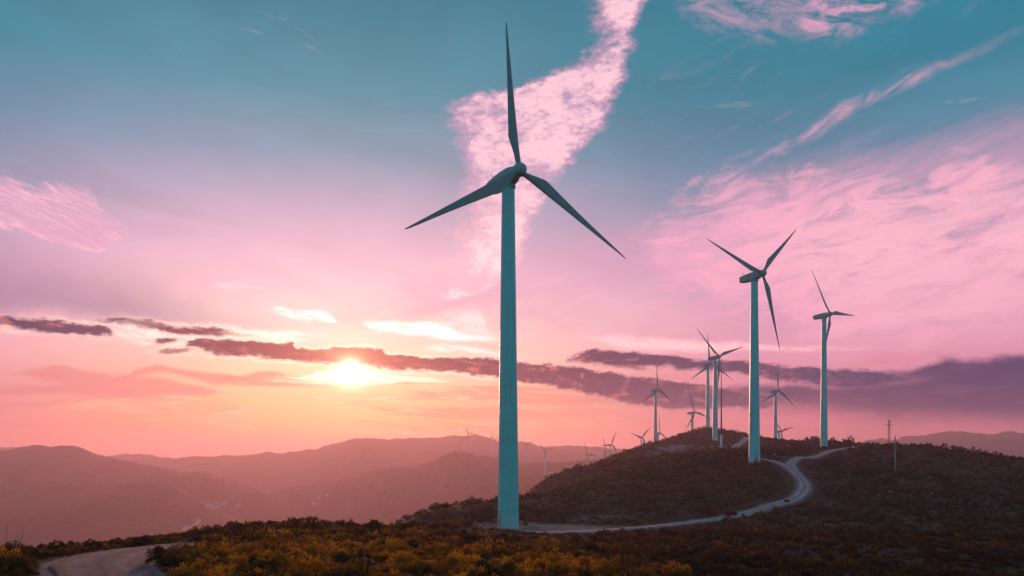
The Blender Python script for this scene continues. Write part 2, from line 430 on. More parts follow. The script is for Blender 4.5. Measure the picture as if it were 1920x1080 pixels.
class MB:
    """collects boxes, tubes and lathes, links them as one mesh"""
    def __init__(s):
        s.v, s.f, s.sm = [], [], []

    def _add(s, v, f, smooth):
        o = len(s.v)
        s.v += [tuple(p) for p in v]
        s.f += [tuple(i + o for i in q) for q in f]
        s.sm += [smooth] * len(f)

    def box(s, c, size, M=None, bev=0.0):
        hx, hy, hz = (k / 2 for k in size)
        if bev:
            b = min(bev, hx * .9, hy * .9, hz * .9)
            lo = [(-1, -1), (1, -1), (1, 1), (-1, 1)]
            ring = lambda ex, ey, zz: [(sx * (hx - ex) , sy * (hy - ey), zz) for sx, sy in lo]
            rings = [ring(b, b, -hz), ring(0, 0, -hz + b), ring(0, 0, hz - b), ring(b, b, hz)]
        else:
            lo = [(-1, -1), (1, -1), (1, 1), (-1, 1)]
            rings = [[(sx * hx, sy * hy, -hz) for sx, sy in lo], [(sx * hx, sy * hy, hz) for sx, sy in lo]]
        v = [Vector(p) for r in rings for p in r]
        f = [(3, 2, 1, 0)]
        for k in range(len(rings) - 1):
            for i in range(4):
                j = (i + 1) % 4
                f.append((4 * k + i, 4 * k + j, 4 * k + 4 + j, 4 * k + 4 + i))
        t = 4 * (len(rings) - 1)
        f.append((t, t + 1, t + 2, t + 3))
        v = [(M @ p if M else p) + Vector(c) for p in v]
        s._add(v, f, False)

    def tube(s, pts, rad, n=8, cap=True):
        pts = [Vector(p) for p in pts]
        rad = rad if isinstance(rad, (list, tuple)) else [rad] * len(pts)
        v, f = [], []
        up = None
        for i, p in enumerate(pts):
            t = (pts[min(i + 1, len(pts) - 1)] - pts[max(i - 1, 0)]).normalized()
            if up is None:
                up = Vector((0, 0, 1)) if abs(t.z) < .9 else Vector((1, 0, 0))
            a = t.cross(up).normalized()
            b = a.cross(t).normalized()
            up = b
            for k in range(n):
                q = 2 * math.pi * k / n
                v.append(p + (a * math.cos(q) + b * math.sin(q)) * rad[i])
        for i in range(len(pts) - 1):
            for k in range(n):
                j = (k + 1) % n
                f.append((i * n + k, i * n + j, i * n + n + j, i * n + n + k))
        s._add(v, f, n > 5)
        if cap:
            o = len(s.v) - len(v)
            s.f += [tuple(o + k for k in reversed(range(n))), tuple(o + (len(pts) - 1) * n + k for k in range(n))]
            s.sm += [False, False]

    def lathe(s, prof, n=32, M=None, smooth=True):
        """prof: (radius, height) pairs about the z axis"""
        v, f = [], []
        for r, h in prof:
            for k in range(n):
                q = 2 * math.pi * k / n
                p = Vector((r * math.cos(q), r * math.sin(q), h))
                v.append(M @ p if M else p)
        for i in range(len(prof) - 1):
            for k in range(n):
                j = (k + 1) % n
                f.append((i * n + k, i * n + j, i * n + n + j, i * n + n + k))
        f.append(tuple(reversed(range(n))))
        f.append(tuple((len(prof) - 1) * n + k for k in range(n)))
        s._add(v, f, smooth)

    def loft(s, rings, smooth=True):
        n = len(rings[0])
        v = [p for r in rings for p in r]
        f = []
        for i in range(len(rings) - 1):
            for k in range(n):
                j = (k + 1) % n
                f.append((i * n + k, i * n + j, i * n + n + j, i * n + n + k))
        f.append(tuple(reversed(range(n))))
        f.append(tuple((len(rings) - 1) * n + k for k in range(n)))
        s._add(v, f, smooth)

    def mesh(s, name, mat):
        me = bpy.data.meshes.new(name)
        me.from_pydata(s.v, [], s.f)
        me.polygons.foreach_set('use_smooth', np.array(s.sm, bool))
        me.update()
        me.materials.append(mat)
        return me

    def build(s, name, mat, parent=None, loc=None):
        return link(name, s.mesh(name, mat), parent, loc)


# ------------------------------------------------------------------ materials
def new_mat(name):
    m = bpy.data.materials.new(name)
    m.use_nodes = True
    g = G(m.node_tree)
    return m, g, m.node_tree.nodes['Principled BSDF']


def paint(name, base, rough=0.45, stain=0.12, streak=True, foot=False):
    m, g, b = new_mat(name)
    tc = g.n('ShaderNodeTexCoord').outputs['Object']
    mp = g.n('ShaderNodeMapping')
    g.put(mp.inputs[0], tc)
    mp.inputs['Scale'].default_value = (1.6, 1.6, 0.09) if streak else (1, 1, 1)
    n1 = g.noise(mp.outputs[0], 1.6, 6, 0.65)
    n2 = g.noise(tc, 0.35, 5, 0.6)
    dk = tuple(c * (1 - stain * 2.2) for c in base) + (1,)
    col = g.mix(g.sm(n1, 0.45, 0.75), base + (1,), dk)
    col = g.mix(g.sm(n2, 0.4, 0.7, 0, 0.5), col, tuple(c * (1 - stain) for c in base) + (1,))
    if foot:    # a paler coat round the foot of the tower, and welded seams between the plate rings
        sp = g.n('ShaderNodeSeparateXYZ')
        g.put(sp.inputs[0], tc)
        zz = g.add(sp.outputs[2], g.mul(g.sub(g.noise(tc, 3.0, 5, 0.7), 0.5), 0.9))
        col = g.mix(g.sm(zz, 2.25, 1.95, 0, 0.8), col, (0.62, 0.72, 0.74, 1))
        seam = g.m('ABSOLUTE', g.sub(g.m('FRACT', g.mul(sp.outputs[2], 1 / 2.75)), 0.5))
        col = g.mix(g.sm(seam, 0.482, 0.495, 0, 0.5), col, tuple(c * .55 for c in base) + (1,))
    g.put(b.inputs['Base Color'], col)
    b.inputs['Roughness'].default_value = rough
    b.inputs['Specular IOR Level'].default_value = 0.5
    bp = g.n('ShaderNodeBump')
    bp.inputs['Strength'].default_value = 0.05
    g.put(bp.inputs['Height'], n2)
    g.put(b.inputs['Normal'], bp.outputs[0])
    return m


def plain(name, base, rough=0.6, metal=0.0, vary=0.3, scale=3.0):
    m, g, b = new_mat(name)
    tc = g.n('ShaderNodeTexCoord').outputs['Object']
    n1 = g.noise(tc, scale, 6, 0.65)
    g.put(b.inputs['Base Color'], g.mix(n1, tuple(c * (1 - vary) for c in base) + (1,), tuple(min(1, c * (1 + vary)) for c in base) + (1,)))
    b.inputs['Roughness'].default_value = rough
    b.inputs['Metallic'].default_value = metal
    return m


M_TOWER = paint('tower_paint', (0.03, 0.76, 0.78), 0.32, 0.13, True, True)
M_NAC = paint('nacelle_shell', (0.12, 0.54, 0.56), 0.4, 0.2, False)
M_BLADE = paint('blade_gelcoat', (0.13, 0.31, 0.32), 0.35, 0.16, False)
M_DARK = plain('dark_louvre', (0.02, 0.03, 0.035), 0.7)
M_DOOR = plain('door_steel', (0.30, 0.55, 0.56), 0.5)
M_GALV = plain('galvanised_steel', (0.30, 0.31, 0.33), 0.5, 0.6, 0.25, 6)
M_RUST = plain('weathered_steel', (0.16, 0.12, 0.12), 0.7, 0.3, 0.35, 5)
M_CONC = plain('concrete', (0.36, 0.34, 0.33), 0.9, 0, 0.25, 2)
M_WHITE = plain('white_render', (0.72, 0.68, 0.64), 0.85, 0, 0.12, 0.4)
M_TILE = plain('clay_tiles', (0.40, 0.20, 0.13), 0.85, 0, 0.25, 0.8)
M_WIRE = plain('aluminium_wire', (0.30, 0.24, 0.24), 0.6, 0.2, 0.1)
M_BARK = plain('bark', (0.07, 0.05, 0.04), 0.9, 0, 0.3, 8)
M_STRAW = plain('dry_stalk', (0.12, 0.09, 0.05), 0.9, 0, 0.3, 8)
M_ROCK = plain('pale_limestone', (0.42, 0.38, 0.36), 0.9, 0, 0.3, 4)


def leaf_material(name, stops, transl=0.35):
    m, g, b = new_mat(name)
    nt = m.node_tree
    at = g.n('ShaderNodeAttribute', attribute_name='tint').outputs['Fac']
    col = g.ramp(at, [(p, c + (1,)) for p, c in stops])
    df = g.n('ShaderNodeBsdfDiffuse')
    tr = g.n('ShaderNodeBsdfTranslucent')
    g.put(df.inputs[0], col); g.put(tr.inputs[0], col)
    mx = g.n('ShaderNodeMixShader')
    mx.inputs[0].default_value = transl
    nt.links.new(df.outputs[0], mx.inputs[1])
    nt.links.new(tr.outputs[0], mx.inputs[2])
    nt.links.new(mx.outputs[0], nt.nodes['Material Output'].inputs[0])
    nt.nodes.remove(b)
    return m


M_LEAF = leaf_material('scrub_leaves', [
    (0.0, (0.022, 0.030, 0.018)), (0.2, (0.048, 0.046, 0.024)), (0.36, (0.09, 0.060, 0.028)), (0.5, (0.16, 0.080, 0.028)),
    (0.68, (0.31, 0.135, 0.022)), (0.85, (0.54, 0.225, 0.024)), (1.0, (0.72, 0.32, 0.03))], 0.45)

M_HEATH = leaf_material('heath_leaves', [
    (0.0, (0.022, 0.040, 0.028)), (0.2, (0.050, 0.068, 0.042)), (0.4, (0.100, 0.104, 0.056)), (0.7, (0.20, 0.165, 0.07)), (1.0, (0.36, 0.24, 0.09))], 0.35)


def ground_material():
    m, g, b = new_mat('hillside_earth')
    tc = g.n('ShaderNodeTexCoord').outputs['Object']
    n1 = g.noise(tc, 0.03, 6, 0.6)
    n2 = g.noise(tc, 0.35, 7, 0.65)
    n3 = g.noise(tc, 2.2, 5, 0.65)
    n4 = g.noise(tc, 0.004, 6, 0.62)
    veg = g.ramp(g.add(g.mul(n1, 0.45), g.mul(n2, 0.55)), [(0.30, (0.016, 0.025, 0.018, 1)), (0.45, (0.036, 0.044, 0.028, 1)), (0.58, (0.064, 0.060, 0.038, 1)), (0.72, (0.115, 0.086, 0.062, 1))])
    n5 = g.noise(tc, 0.013, 5, 0.7)
    veg = g.mix(g.sm(n5, 0.52, 0.62, 0, 0.7), veg, (0.016, 0.018, 0.014, 1))
    veg = g.mix(g.sm(n4, 0.44, 0.66, 0, 0.7), veg, (0.13, 0.09, 0.065, 1))
    bare = g.n('ShaderNodeAttribute', attribute_name='bare').outputs['Fac']
    soil = g.ramp(g.add(g.mul(n2, 0.5), g.mul(n3, 0.5)), [(0.3, (0.15, 0.11, 0.105, 1)), (0.5, (0.24, 0.18, 0.17, 1)), (0.7, (0.36, 0.30, 0.29, 1))])
    bm = g.sm(g.add(bare, g.mul(g.sub(g.add(g.mul(n2, .6), g.mul(n3, .4)), 0.5), 1.3)), 0.35, 0.65)
    g.put(b.inputs['Base Color'], g.mix(bm, veg, soil))
    b.inputs['Roughness'].default_value = 0.95
    b.inputs['Specular IOR Level'].default_value = 0.1
    bp = g.n('ShaderNodeBump')
    bp.inputs['Strength'].default_value = 0.7
    bp.inputs['Distance'].default_value = 0.35
    g.put(bp.inputs['Height'], g.add(n2, g.mul(n3, 0.5)))
    g.put(b.inputs['Normal'], bp.outputs[0])
    return m


def road_material(name, tone):
    m, g, b = new_mat(name)
    tc = g.n('ShaderNodeTexCoord').outputs['Object']
    n1 = g.noise(tc, 0.6, 5, 0.6)
    n2 = g.noise(tc, 7.0, 6, 0.7)
    n3 = g.noise(tc, 28.0, 4, 0.7)
    v = g.add(g.mul(n1, 0.35), g.add(g.mul(n2, 0.4), g.mul(n3, 0.25)))
    u = g.n('ShaderNodeAttribute', attribute_name='across').outputs['Fac']     # worn wheel lines, rough crown and verges
    rut = g.m('ABSOLUTE', g.sub(g.m('ABSOLUTE', u), 0.46))
    v = g.add(v, g.sub(g.mul(g.sm(rut, 0.22, 0.05), 0.075), g.mul(g.sm(g.m('ABSOLUTE', u), 0.72, 1.0), g.mul(g.add(n1, n2), 0.12))))
    v = g.sub(v, g.mul(g.sm(g.m('ABSOLUTE', u), 0.16, 0.02), g.mul(g.sm(n1, 0.4, 0.6), 0.10)))
    t = tone
    g.put(b.inputs['Base Color'], g.ramp(v, [(0.33, (t * .34, t * .20, t * .20, 1)), (0.46, (t * .72, t * .45, t * .44, 1)), (0.54, (t * 1.05, t * .68, t * .66, 1)), (0.66, (t * 1.5, t * 1.08, t * 1.04, 1))]))
    b.inputs['Roughness'].default_value = 0.95
    bp = g.n('ShaderNodeBump')
    bp.inputs['Strength'].default_value = 0.9
    bp.inputs['Distance'].default_value = 0.06
    g.put(bp.inputs['Height'], g.add(n2, g.mul(n3, 0.6)))
    g.put(b.inputs['Normal'], bp.outputs[0])
    return m


M_GROUND = ground_material()
M_ROAD = road_material('gravel_road', 0.55)
M_PATH = road_material('gravel_path', 0.27)

# ------------------------------------------------------------------ terrain
TURBINES = [  # px of the tower, distance, hub axis height over the eye, yaw, blade phase
    (953, 124.7, 42.99, 33.9, 357.1), (1414.5, 237.6, 52.67, 32.8, 46.7), (1545, 368.0, 63.4, 40.0, 324.8), (1341, 474.7, 56.84, 34.6, 70.5),
    (1327, 592.7, 65.88, 28.5, 357.2), (1229, 667.5, 52.80, 37.2, 1.0), (1298, 724.7, 36.67, 37.7, 341.9), (1454, 623.1, 48.31, 30.0, 4.1),
    (1233.8, 905.0, 22.6, 42.0, 1.0), (1202.5, 1180.0, 23.2, 30.0, 45.0), (1460.7, 760.0, 20.6, 40.0, 77.2), (877.5, 2155.1, 53.44, 31.4, 331.9),
    (921.8, 2300.0, 46.3, 30.0, 9.0), (929, 2260.0, 33.3, 38.0, 18.0), (985, 2113.7, 21.99, 28.0, 62.6), (1021.6, 1720.0, 6.0, 28.0, 77.5),
    (1101, 1412.6, -3.06, 37.0, 336.5), (1135, 1313.9, 3.07, 37.0, 344.0), (1145, 1263.4, 13.66, 33.6, 25.7)]
HUB = 54.9


def perlin(x, y, seed):
    r = np.random.default_rng(seed)
    perm = r.permutation(1024)
    gr = r.uniform(0, 2 * np.pi, 1024)
    xi, yi = np.floor(x).astype(np.int64), np.floor(y).astype(np.int64)
    xf, yf = x - xi, y - yi
    u, v = xf * xf * xf * (xf * (xf * 6 - 15) + 10), yf * yf * yf * (yf * (yf * 6 - 15) + 10)

    def gd(ix, iy, dx, dy):
        t = gr[perm[(perm[ix & 1023] + iy) & 1023]]
        return np.cos(t) * dx + np.sin(t) * dy
    a = gd(xi, yi, xf, yf); b = gd(xi + 1, yi, xf - 1, yf)
    c = gd(xi, yi + 1, xf, yf - 1); d = gd(xi + 1, yi + 1, xf - 1, yf - 1)
    return (a + (b - a) * u) * (1 - v) + (c + (d - c) * u) * v


def fbm(x, y, wl, oct_, seed, gain=0.5):
    s, a = np.zeros_like(x), 1.0
    for o in range(oct_):
        s += a * perlin(x / wl * 2 ** o + 17.3 * o, y / wl * 2 ** o - 9.1 * o, seed + o)
        a *= gain
    return s


CTRL = [  # (px, py, distance) of ground on the near hill
    # the knoll in front
    (100, 1085, 24), (195, 1085, 25), (400, 1095, 26), (700, 1097, 26), (960, 1098, 26), (1200, 1100, 26), (1500, 1130, 28), (1900, 1180, 30),
    (200, 1056, 30), (290, 1034, 41), (345, 1025, 50), (20, 1044, 38), (100, 1034, 40), (200, 1026, 43), (0, 1050, 46), (100, 1045, 55),
    (300, 1018, 52), (400, 1006, 58), (500, 994, 64), (640, 991, 80), (780, 985, 104), (870, 990, 118), (560, 1030, 45), (700, 1030, 50), (900, 1030, 62),
    (1100, 1035, 66), (1250, 1055, 45), (800, 1005, 85), (960, 1013, 98), (950, 1003, 113), (1060, 1012, 110), (1150, 1008, 116), (1250, 1002, 121), (1340, 992, 129),
    # pad of the tall turbine, flat behind it
    (950, 993.5, 123), (1000, 997, 121), (900, 985, 128), (1100, 985, 138), (1000, 975, 145), (1180, 975, 146),
    # mound behind the pad
    (800, 966, 150), (850, 950, 160), (930, 942, 178), (1000, 934, 188), (1060, 921, 198), (1120, 911, 206), (1200, 896, 218), (1260, 888, 225), (1330, 868, 235), (1415, 863, 237.6),
    (1100, 955, 160), (1200, 960, 155), (1300, 952, 160), (1400, 932, 172), (1440, 895, 205), (1250, 920, 195), (1350, 900, 205),
    # road
    (1060, 999, 124), (1150, 993, 130), (1250, 985, 138), (1340, 974, 147), (1420, 958, 160), (1475, 943, 172), (1502, 925, 184), (1508, 908, 197), (1495, 890, 212), (1478, 876, 226), (1450, 865, 240),
    (1500, 857, 262), (1550, 848, 305), (1590, 840, 350), (1612, 835, 378), (1545, 842, 368),
    # main hill behind
    (1000, 920, 330), (1010, 914, 360), (1060, 892, 392), (1120, 870, 425), (1200, 840, 475), (1280, 814, 525), (1327, 805, 545), (1150, 885, 360), (1200, 868, 380), (1300, 845, 400), (1352, 848, 400),
    (1341, 828, 470), (1385, 814, 540), (1380, 832, 450), (1430, 825, 500), (1400, 850, 330), (1420, 845, 380), (1480, 830, 470), (1530, 826, 430), (1580, 828, 410), (1620, 834, 395), (1667, 838, 395),
    (1480, 845, 330), (1530, 838, 385),
    # right shoulder
    (1750, 846, 375), (1850, 857, 345), (1920, 864, 325), (2050, 885, 295), (2300, 930, 260),
    (1560, 870, 260), (1678, 890, 262), (1760, 890, 270), (1850, 905, 230), (1920, 930, 205), (2100, 960, 190), (1600, 950, 160), (1700, 940, 185), (1800, 960, 160), (1750, 1000, 118), (1900, 1040, 92), (2100, 1060, 85),
    (1500, 1000, 115), (1400, 1008, 104), (1300, 1020, 95), (1650, 1062, 78), (1500, 1060, 74), (1370, 1045, 78), (1850, 1090, 68), (1560, 905, 205),
    # falling away on all sides
    (400, 1150, 110), (100, 1200, 110), (640, 1060, 140), (0, 1300, 220), (400, 1250, 220), (640, 1150, 240), (780, 1030, 190), (860, 1010, 230), (780, 1130, 330), (900, 1050, 330), (930, 990, 400),
    (980, 960, 480), (1060, 930, 560), (1120, 905, 620), (800, 1150, 600), (950, 1030, 700),
    (1200, 872, 585), (1150, 930, 800), (1320, 850, 640), (1400, 866, 680), (1520, 880, 640), (1600, 900, 600), (1700, 930, 540), (1850, 960, 460), (2050, 990, 420), (2300, 1040, 360),
    (1300, 930, 900), (1500, 950, 900), (1800, 1020, 850), (2200, 1100, 700)]


def ctrl_points():
    pts = [P(*c) for c in CTRL]
    for px, d, hz, _, _ in TURBINES[4:11]:
        x, yv, _ = P(px, 850, d)
        pts.append((x, yv, ZC + hz - HUB))
    pts += [(0, 0, ZC - 4.0), (-12, 8, ZC - 3.9), (10, 8, ZC - 4.2), (0, 14, ZC - 4.0), (0, -30, ZC - 5), (40, -10, ZC - 9), (-45, 0, ZC - 9), (-40, 25, ZC - 8), (60, 30, ZC - 14), (0, -120, -15), (150, -60, -40), (-150, -40, -60), (-150, 80, -60),
            (-500, -100, -190), (500, -200, -150), (0, -600, -150), (-400, 300, -190), (-700, 700, -230), (700, 300, -130), (900, 700, -190), (-200, 900, -190), (300, 1250, -150)]
    return np.array(pts)


class RBF:
    C2 = 14.0 ** 2

    def __init__(s, pts):
        s.p = pts[:, :2]
        n = len(pts)
        d = ((s.p[:, None] - s.p[None]) ** 2).sum(-1)
        A = np.sqrt(d + s.C2) - 0.0
        A -= np.eye(n) * 0.25
        M = np.zeros((n + 3, n + 3))
        M[:n, :n] = A
        M[:n, n] = M[n, :n] = 1
        M[:n, n + 1:] = s.p / 100
        M[n + 1:, :n] = s.p.T / 100
        s.w = np.linalg.solve(M, np.concatenate([pts[:, 2], np.zeros(3)]))

    def __call__(s, x, y):
        out = np.empty(len(x))
        n = len(s.p)
        for i in range(0, len(x), 20000):
            a, b = x[i:i + 20000], y[i:i + 20000]
            k = np.sqrt((a[:, None] - s.p[:, 0]) ** 2 + (b[:, None] - s.p[:, 1]) ** 2 + s.C2)
            out[i:i + 20000] = k @ s.w[:n] + s.w[n] + (a * s.w[n + 1] + b * s.w[n + 2]) / 100
        return out


RIDGES = [  # crest line as (px, py, distance), slope towards us, slope away, roundness
    ([(1060, 912, 1450), (1101, 911, 1412), (1140, 905, 1300), (1203, 890, 1180), (1300, 880, 1100)], .16, .2, 40),
    ([(380, 965, 2650), (440, 938, 2600), (480, 929, 2500), (560, 914, 2350), (640, 898, 2250), (700, 884, 2200), (760, 878, 2150), (800, 870, 2150), (835, 852, 2160), (850, 850, 2155), (880, 850, 2155), (905, 853, 2250), (930, 858, 2280), (985, 868.5, 2110), (1060, 869, 2000), (1130, 862, 1900), (1200, 858, 1800), (1320, 862, 1750), (1500, 880, 1700)], .22, .2, 60),
    ([(985, 884, 1760), (1021.6, 890.5, 1720), (1060, 897, 1690), (1110, 890, 1800)], .18, .2, 30),
    ([(-700, 960, 1850), (-200, 938, 1850), (0, 925, 1850), (60, 919, 1850), (120, 913, 1850), (200, 908, 1860), (280, 902, 1880), (305, 904, 1880), (335, 915, 1850), (370, 935, 1820), (410, 957, 1790), (480, 990, 1720)], .26, .3, 60),
    ([(-700, 900, 2680), (-200, 852, 2600), (0, 847, 2600), (30, 842, 2600), (60, 837, 2600), (100, 838, 2600), (140, 838, 2600), (165, 845, 2600), (195, 856, 2600), (240, 867, 2560), (300, 878, 2520), (330, 885, 2520), (390, 890, 2480), (430, 902, 2450), (470, 915, 2400), (520, 935, 2380)], .24, .26, 80),
    ([(270, 888, 2300), (330, 887, 2280), (400, 898, 2250), (470, 917, 2220)], .24, .26, 50),
    ([(540, 915, 3700), (590, 890, 3600), (615, 885, 3600), (640, 893, 3550), (690, 884, 3300), (740, 876, 3200), (790, 871, 3100), (850, 872, 3000)], .22, .2, 60),
    ([(640, 886, 3800), (700, 877, 3750), (760, 868, 4000), (820, 858, 3900), (900, 852, 3900), (1000, 862, 3900)], .2, .2, 60),
    ([(100, 858, 3800), (190, 857, 3800), (240, 859, 3800), (320, 858, 3780), (400, 855, 3750), (470, 851, 3750), (520, 850, 3750), (570, 845, 3750), (620, 840, 3750), (660, 838, 3750), (720, 846, 3750), (900, 850, 3750), (1000, 845, 3750), (1100, 850, 3750)], .2, .2, 80),
    ([(190, 856, 4150), (240, 850.5, 4150), (280, 854, 4150), (330, 862, 4150)], .2, .2, 80),
    ([(-300, 840, 4150), (0, 837, 4150), (30, 837, 4150), (70, 840, 4150), (150, 850, 4150)], .2, .2, 80),
    ([(560, 850, 3750), (610, 838, 3750), (640, 830, 3750), (665, 822, 3750), (685, 819, 3750), (705, 820, 3750), (730, 825, 3750), (745, 824, 3750), (785, 823, 3750), (830, 819.5, 3750), (875, 818, 3750), (893, 815, 3750), (912, 820, 3750), (940, 832, 3750), (970, 828, 3750), (980, 825, 3750), (995, 829, 3750), (1020, 838, 3750), (1060, 837, 3750), (1080, 835, 3750), (1110, 838, 3750), (1180, 843, 3750), (1280, 850, 3750), (1470, 838, 3750), (1478, 837, 3750), (1500, 843, 3750)], .2, .2, 70),
    ([(1400, 850, 3700), (1560, 836, 3700), (1600, 829, 3700), (1640, 826, 3700), (1653, 821, 3700), (1664, 825, 3700), (1684, 824, 3700), (1690, 818, 3700), (1720, 817, 3700), (1750, 815, 3700), (1785, 809, 3700), (1800, 807.5, 3700), (1815, 809, 3700), (1850, 813, 3700), (1870, 812, 3700), (1892, 809, 3700), (1920, 812, 3700), (2050, 820, 3700), (2300, 815, 3700)], .18, .2, 60),
    ([(1560, 850, 3700), (1640, 838, 3700), (1680, 831, 3700), (1725, 825.5, 3700), (1760, 828, 3700), (1800, 833, 3700), (1840, 831, 3700), (1890, 832, 3700), (1920, 829, 3700), (2100, 826, 3700)], .2, .2, 60),
    ([(1700, 880, 2600), (1800, 862, 2600), (1900, 858, 2600), (2100, 856, 2600)], .2, .2, 60),
]

ROAD = [(985, 998, 120.5), (1060, 999, 124), (1150, 993, 130), (1250, 985, 138), (1340, 974, 147), (1420, 958, 160), (1475, 943, 172), (1502, 925, 184), (1508, 908, 197), (1495, 890, 212), (1478, 876, 226), (1450, 865, 240), (1424, 863, 245)]
SPUR = [(1488, 884, 218), (1484, 868, 240), (1505, 857, 264), (1550, 848, 305), (1590, 840, 350), (1613, 835, 378), (1640, 834, 400)]
PATH = [(-300, 1400, 9), (150, 1160, 18), (195, 1085, 25), (186, 1056, 30), (226, 1043, 36), (290, 1033, 43), (345, 1025, 50)]
TRACK = [(1378, 847, 415), (1385, 840, 440), (1396, 829, 470), (1401, 819, 500)]


def polyline(pts, step):
    xy = np.array([P(*p)[:2] for p in pts])
    # Catmull-Rom through the points
    q = np.vstack([2 * xy[0] - xy[1], xy, 2 * xy[-1] - xy[-2]])
    out = []
    for i in range(1, len(q) - 2):
        n = max(2, int(np.linalg.norm(q[i + 1] - q[i]) / step))
        t = np.linspace(0, 1, n, endpoint=False)[:, None]
        out.append(0.5 * (2 * q[i] + (q[i + 1] - q[i - 1]) * t + (2 * q[i - 1] - 5 * q[i] + 4 * q[i + 1] - q[i + 2]) * t ** 2 + (3 * q[i] - q[i - 1] - 3 * q[i + 1] + q[i + 2]) * t ** 3))
    out.append(xy[-1:])
    return np.vstack(out)


WAYS = [(polyline(ROAD, 1.5), 1.55), (polyline(SPUR, 2.0), 1.3), (polyline(PATH, 0.5), 1.65), (polyline(TRACK, 2.0), 2.2)]


def way_dist(x, y):
    """distance to the nearest edge of a road or path"""
    out = np.full(len(x), 1e6)
    for pl, hw in WAYS:
        lo, hi = pl.min(0) - 15, pl.max(0) + 15
        s = np.where((x > lo[0]) & (x < hi[0]) & (y > lo[1]) & (y < hi[1]))[0]
        for i in range(0, len(s), 20000):
            k = s[i:i + 20000]
            d = np.sqrt(((x[k, None] - pl[:, 0]) ** 2 + (y[k, None] - pl[:, 1]) ** 2).min(1)) - hw
            out[k] = np.minimum(out[k], d)
    return out


def far_height(x, y):
    d = np.maximum(y, 1.0)
    px = 960 + F * x / d
    h = np.full(len(x), -235.0) + fbm(x, y, 900, 4, 50) * 30
    for pts, sf, sb, rd in RIDGES:
        a = np.array(pts, float)
        zc = ZC + (HOR - np.interp(px, a[:, 0], a[:, 1])) / F * np.interp(px, a[:, 0], a[:, 2])
        dc = np.interp(px, a[:, 0], a[:, 2])
        outside = np.maximum(np.maximum(a[0, 0] - px, px - a[-1, 0]), 0)
        dd = d - dc
        slope = np.where(dd < 0, sf, sb)
        fall = slope * (np.sqrt(dd * dd + rd * rd) - rd)
        wl = 0.16 * dc[0]
        gul = fbm(x, y, wl, 5, int(a[0, 2]) % 97 + 100, 0.55)
        off = np.clip(np.abs(dd) / (0.12 * dc), 0, 1)
        c = zc - fall + gul * wl * 0.11 * off + fbm(x, y, wl * .2, 3, 77) * 0.004 * dc - outside * 0.5
        c = np.where(y < 1, -1e4, c)
        h = np.maximum(h, c)
    return h


def build_terrain():
    th = np.concatenate([np.linspace(-180, -44, 90, endpoint=False), np.linspace(-44, 44, 1050, endpoint=False), np.linspace(44, 180, 90, endpoint=False)])
    r = np.concatenate([np.geomspace(2, 60, 130, endpoint=False), np.geomspace(60, 700, 330, endpoint=False), np.geomspace(700, 12000, 250)])
    T, Rr = np.meshgrid(R(1) * th, r)
    x, y = (Rr * np.sin(T)).ravel(), (Rr * np.cos(T)).ravel()
    rr = Rr.ravel()
    h = np.full(len(x), -1e4)
    s = np.where(rr < 1700)[0]
    near = RBF(ctrl_points())(x[s], y[s])
    near -= np.clip(rr[s] - 1000, 0, None) * 0.35
    wd = way_dist(x[s], y[s])
    pad = np.hypot(x[s] - P(953, 0, 124.7)[0], y[s] - 124.7) - 5
    flat = np.clip(np.minimum(wd, pad) / 6, 0, 1)
    fade = np.clip(rr[s] / 170, 0.12, 1)
    near += flat * fade * (fbm(x[s], y[s], 9, 4, 5) * 0.5 + fbm(x[s], y[s], 45, 3, 9) * 1.3)
    near = np.maximum(near, -400)
    h[s] = near
    f = np.where(rr > 500)[0]
    h[f] = np.maximum(h[f], far_height(x[f], y[f]))
    h = np.maximum(h, -240)
    nt_, nr = len(th), len(r)
    idx = np.arange(nr * nt_).reshape(nr, nt_)
    a, b = idx[:-1], idx[1:]
    q = np.stack([a, np.roll(a, -1, 1), np.roll(b, -1, 1), b], -1).reshape(-1, 4)[:, ::-1]
    # bare ground: round the pad, along the ways, on the stony flank
    bare = np.zeros(len(x))
    bare[s] = np.clip(1 - wd / np.where(rr[s] < 60, 0.5, 1.4), 0, 1) * 0.85
    rough = np.clip((fbm(x[s], y[s], 40, 4, 91) - .24) * 1.6, 0, .40) * np.clip((rr[s] - 70) / 40, 0, 1)
    bare[s] = np.maximum(bare[s], rough)
    px = 960 + F * x / np.maximum(y, 1)
    py = HOR - F * (h - ZC) / np.maximum(y, 1)

    def blob(cx, cy, dm, wx, wy, dw):
        return np.exp(-((px - cx) / wx) ** 2 - ((y - dm) / dw) ** 2) * (y > 5)
    for b_ in ((1060, 0, 133, 150, 0, 15, .75), (900, 0, 128, 70, 0, 10, .55), (1260, 0, 425, 75, 0, 60, .62), (1340, 0, 410, 60, 0, 50, .55), (1560, 0, 165, 60, 0, 25, .45), (1500, 0, 385, 60, 0, 30, .3), (1710, 0, 215, 60, 0, 18, .42), (1130, 0, 150, 110, 0, 12, .5)):
        bare = np.maximum(bare, blob(*b_[:6]) * b_[6])
    # centre cap
    co = np.stack([x, y, h], 1)
    co = np.vstack([co, [[0, 0, h[:nt_].mean()]]])
    me = np_mesh('ground', co, q, M_GROUND, True, {'bare': np.append(bare, 0)})
    tag(link('ground', me), kind='structure')
    return th, r, h.reshape(nr, nt_), bare.reshape(nr, nt_)


TH, RG, HG, BG = build_terrain()


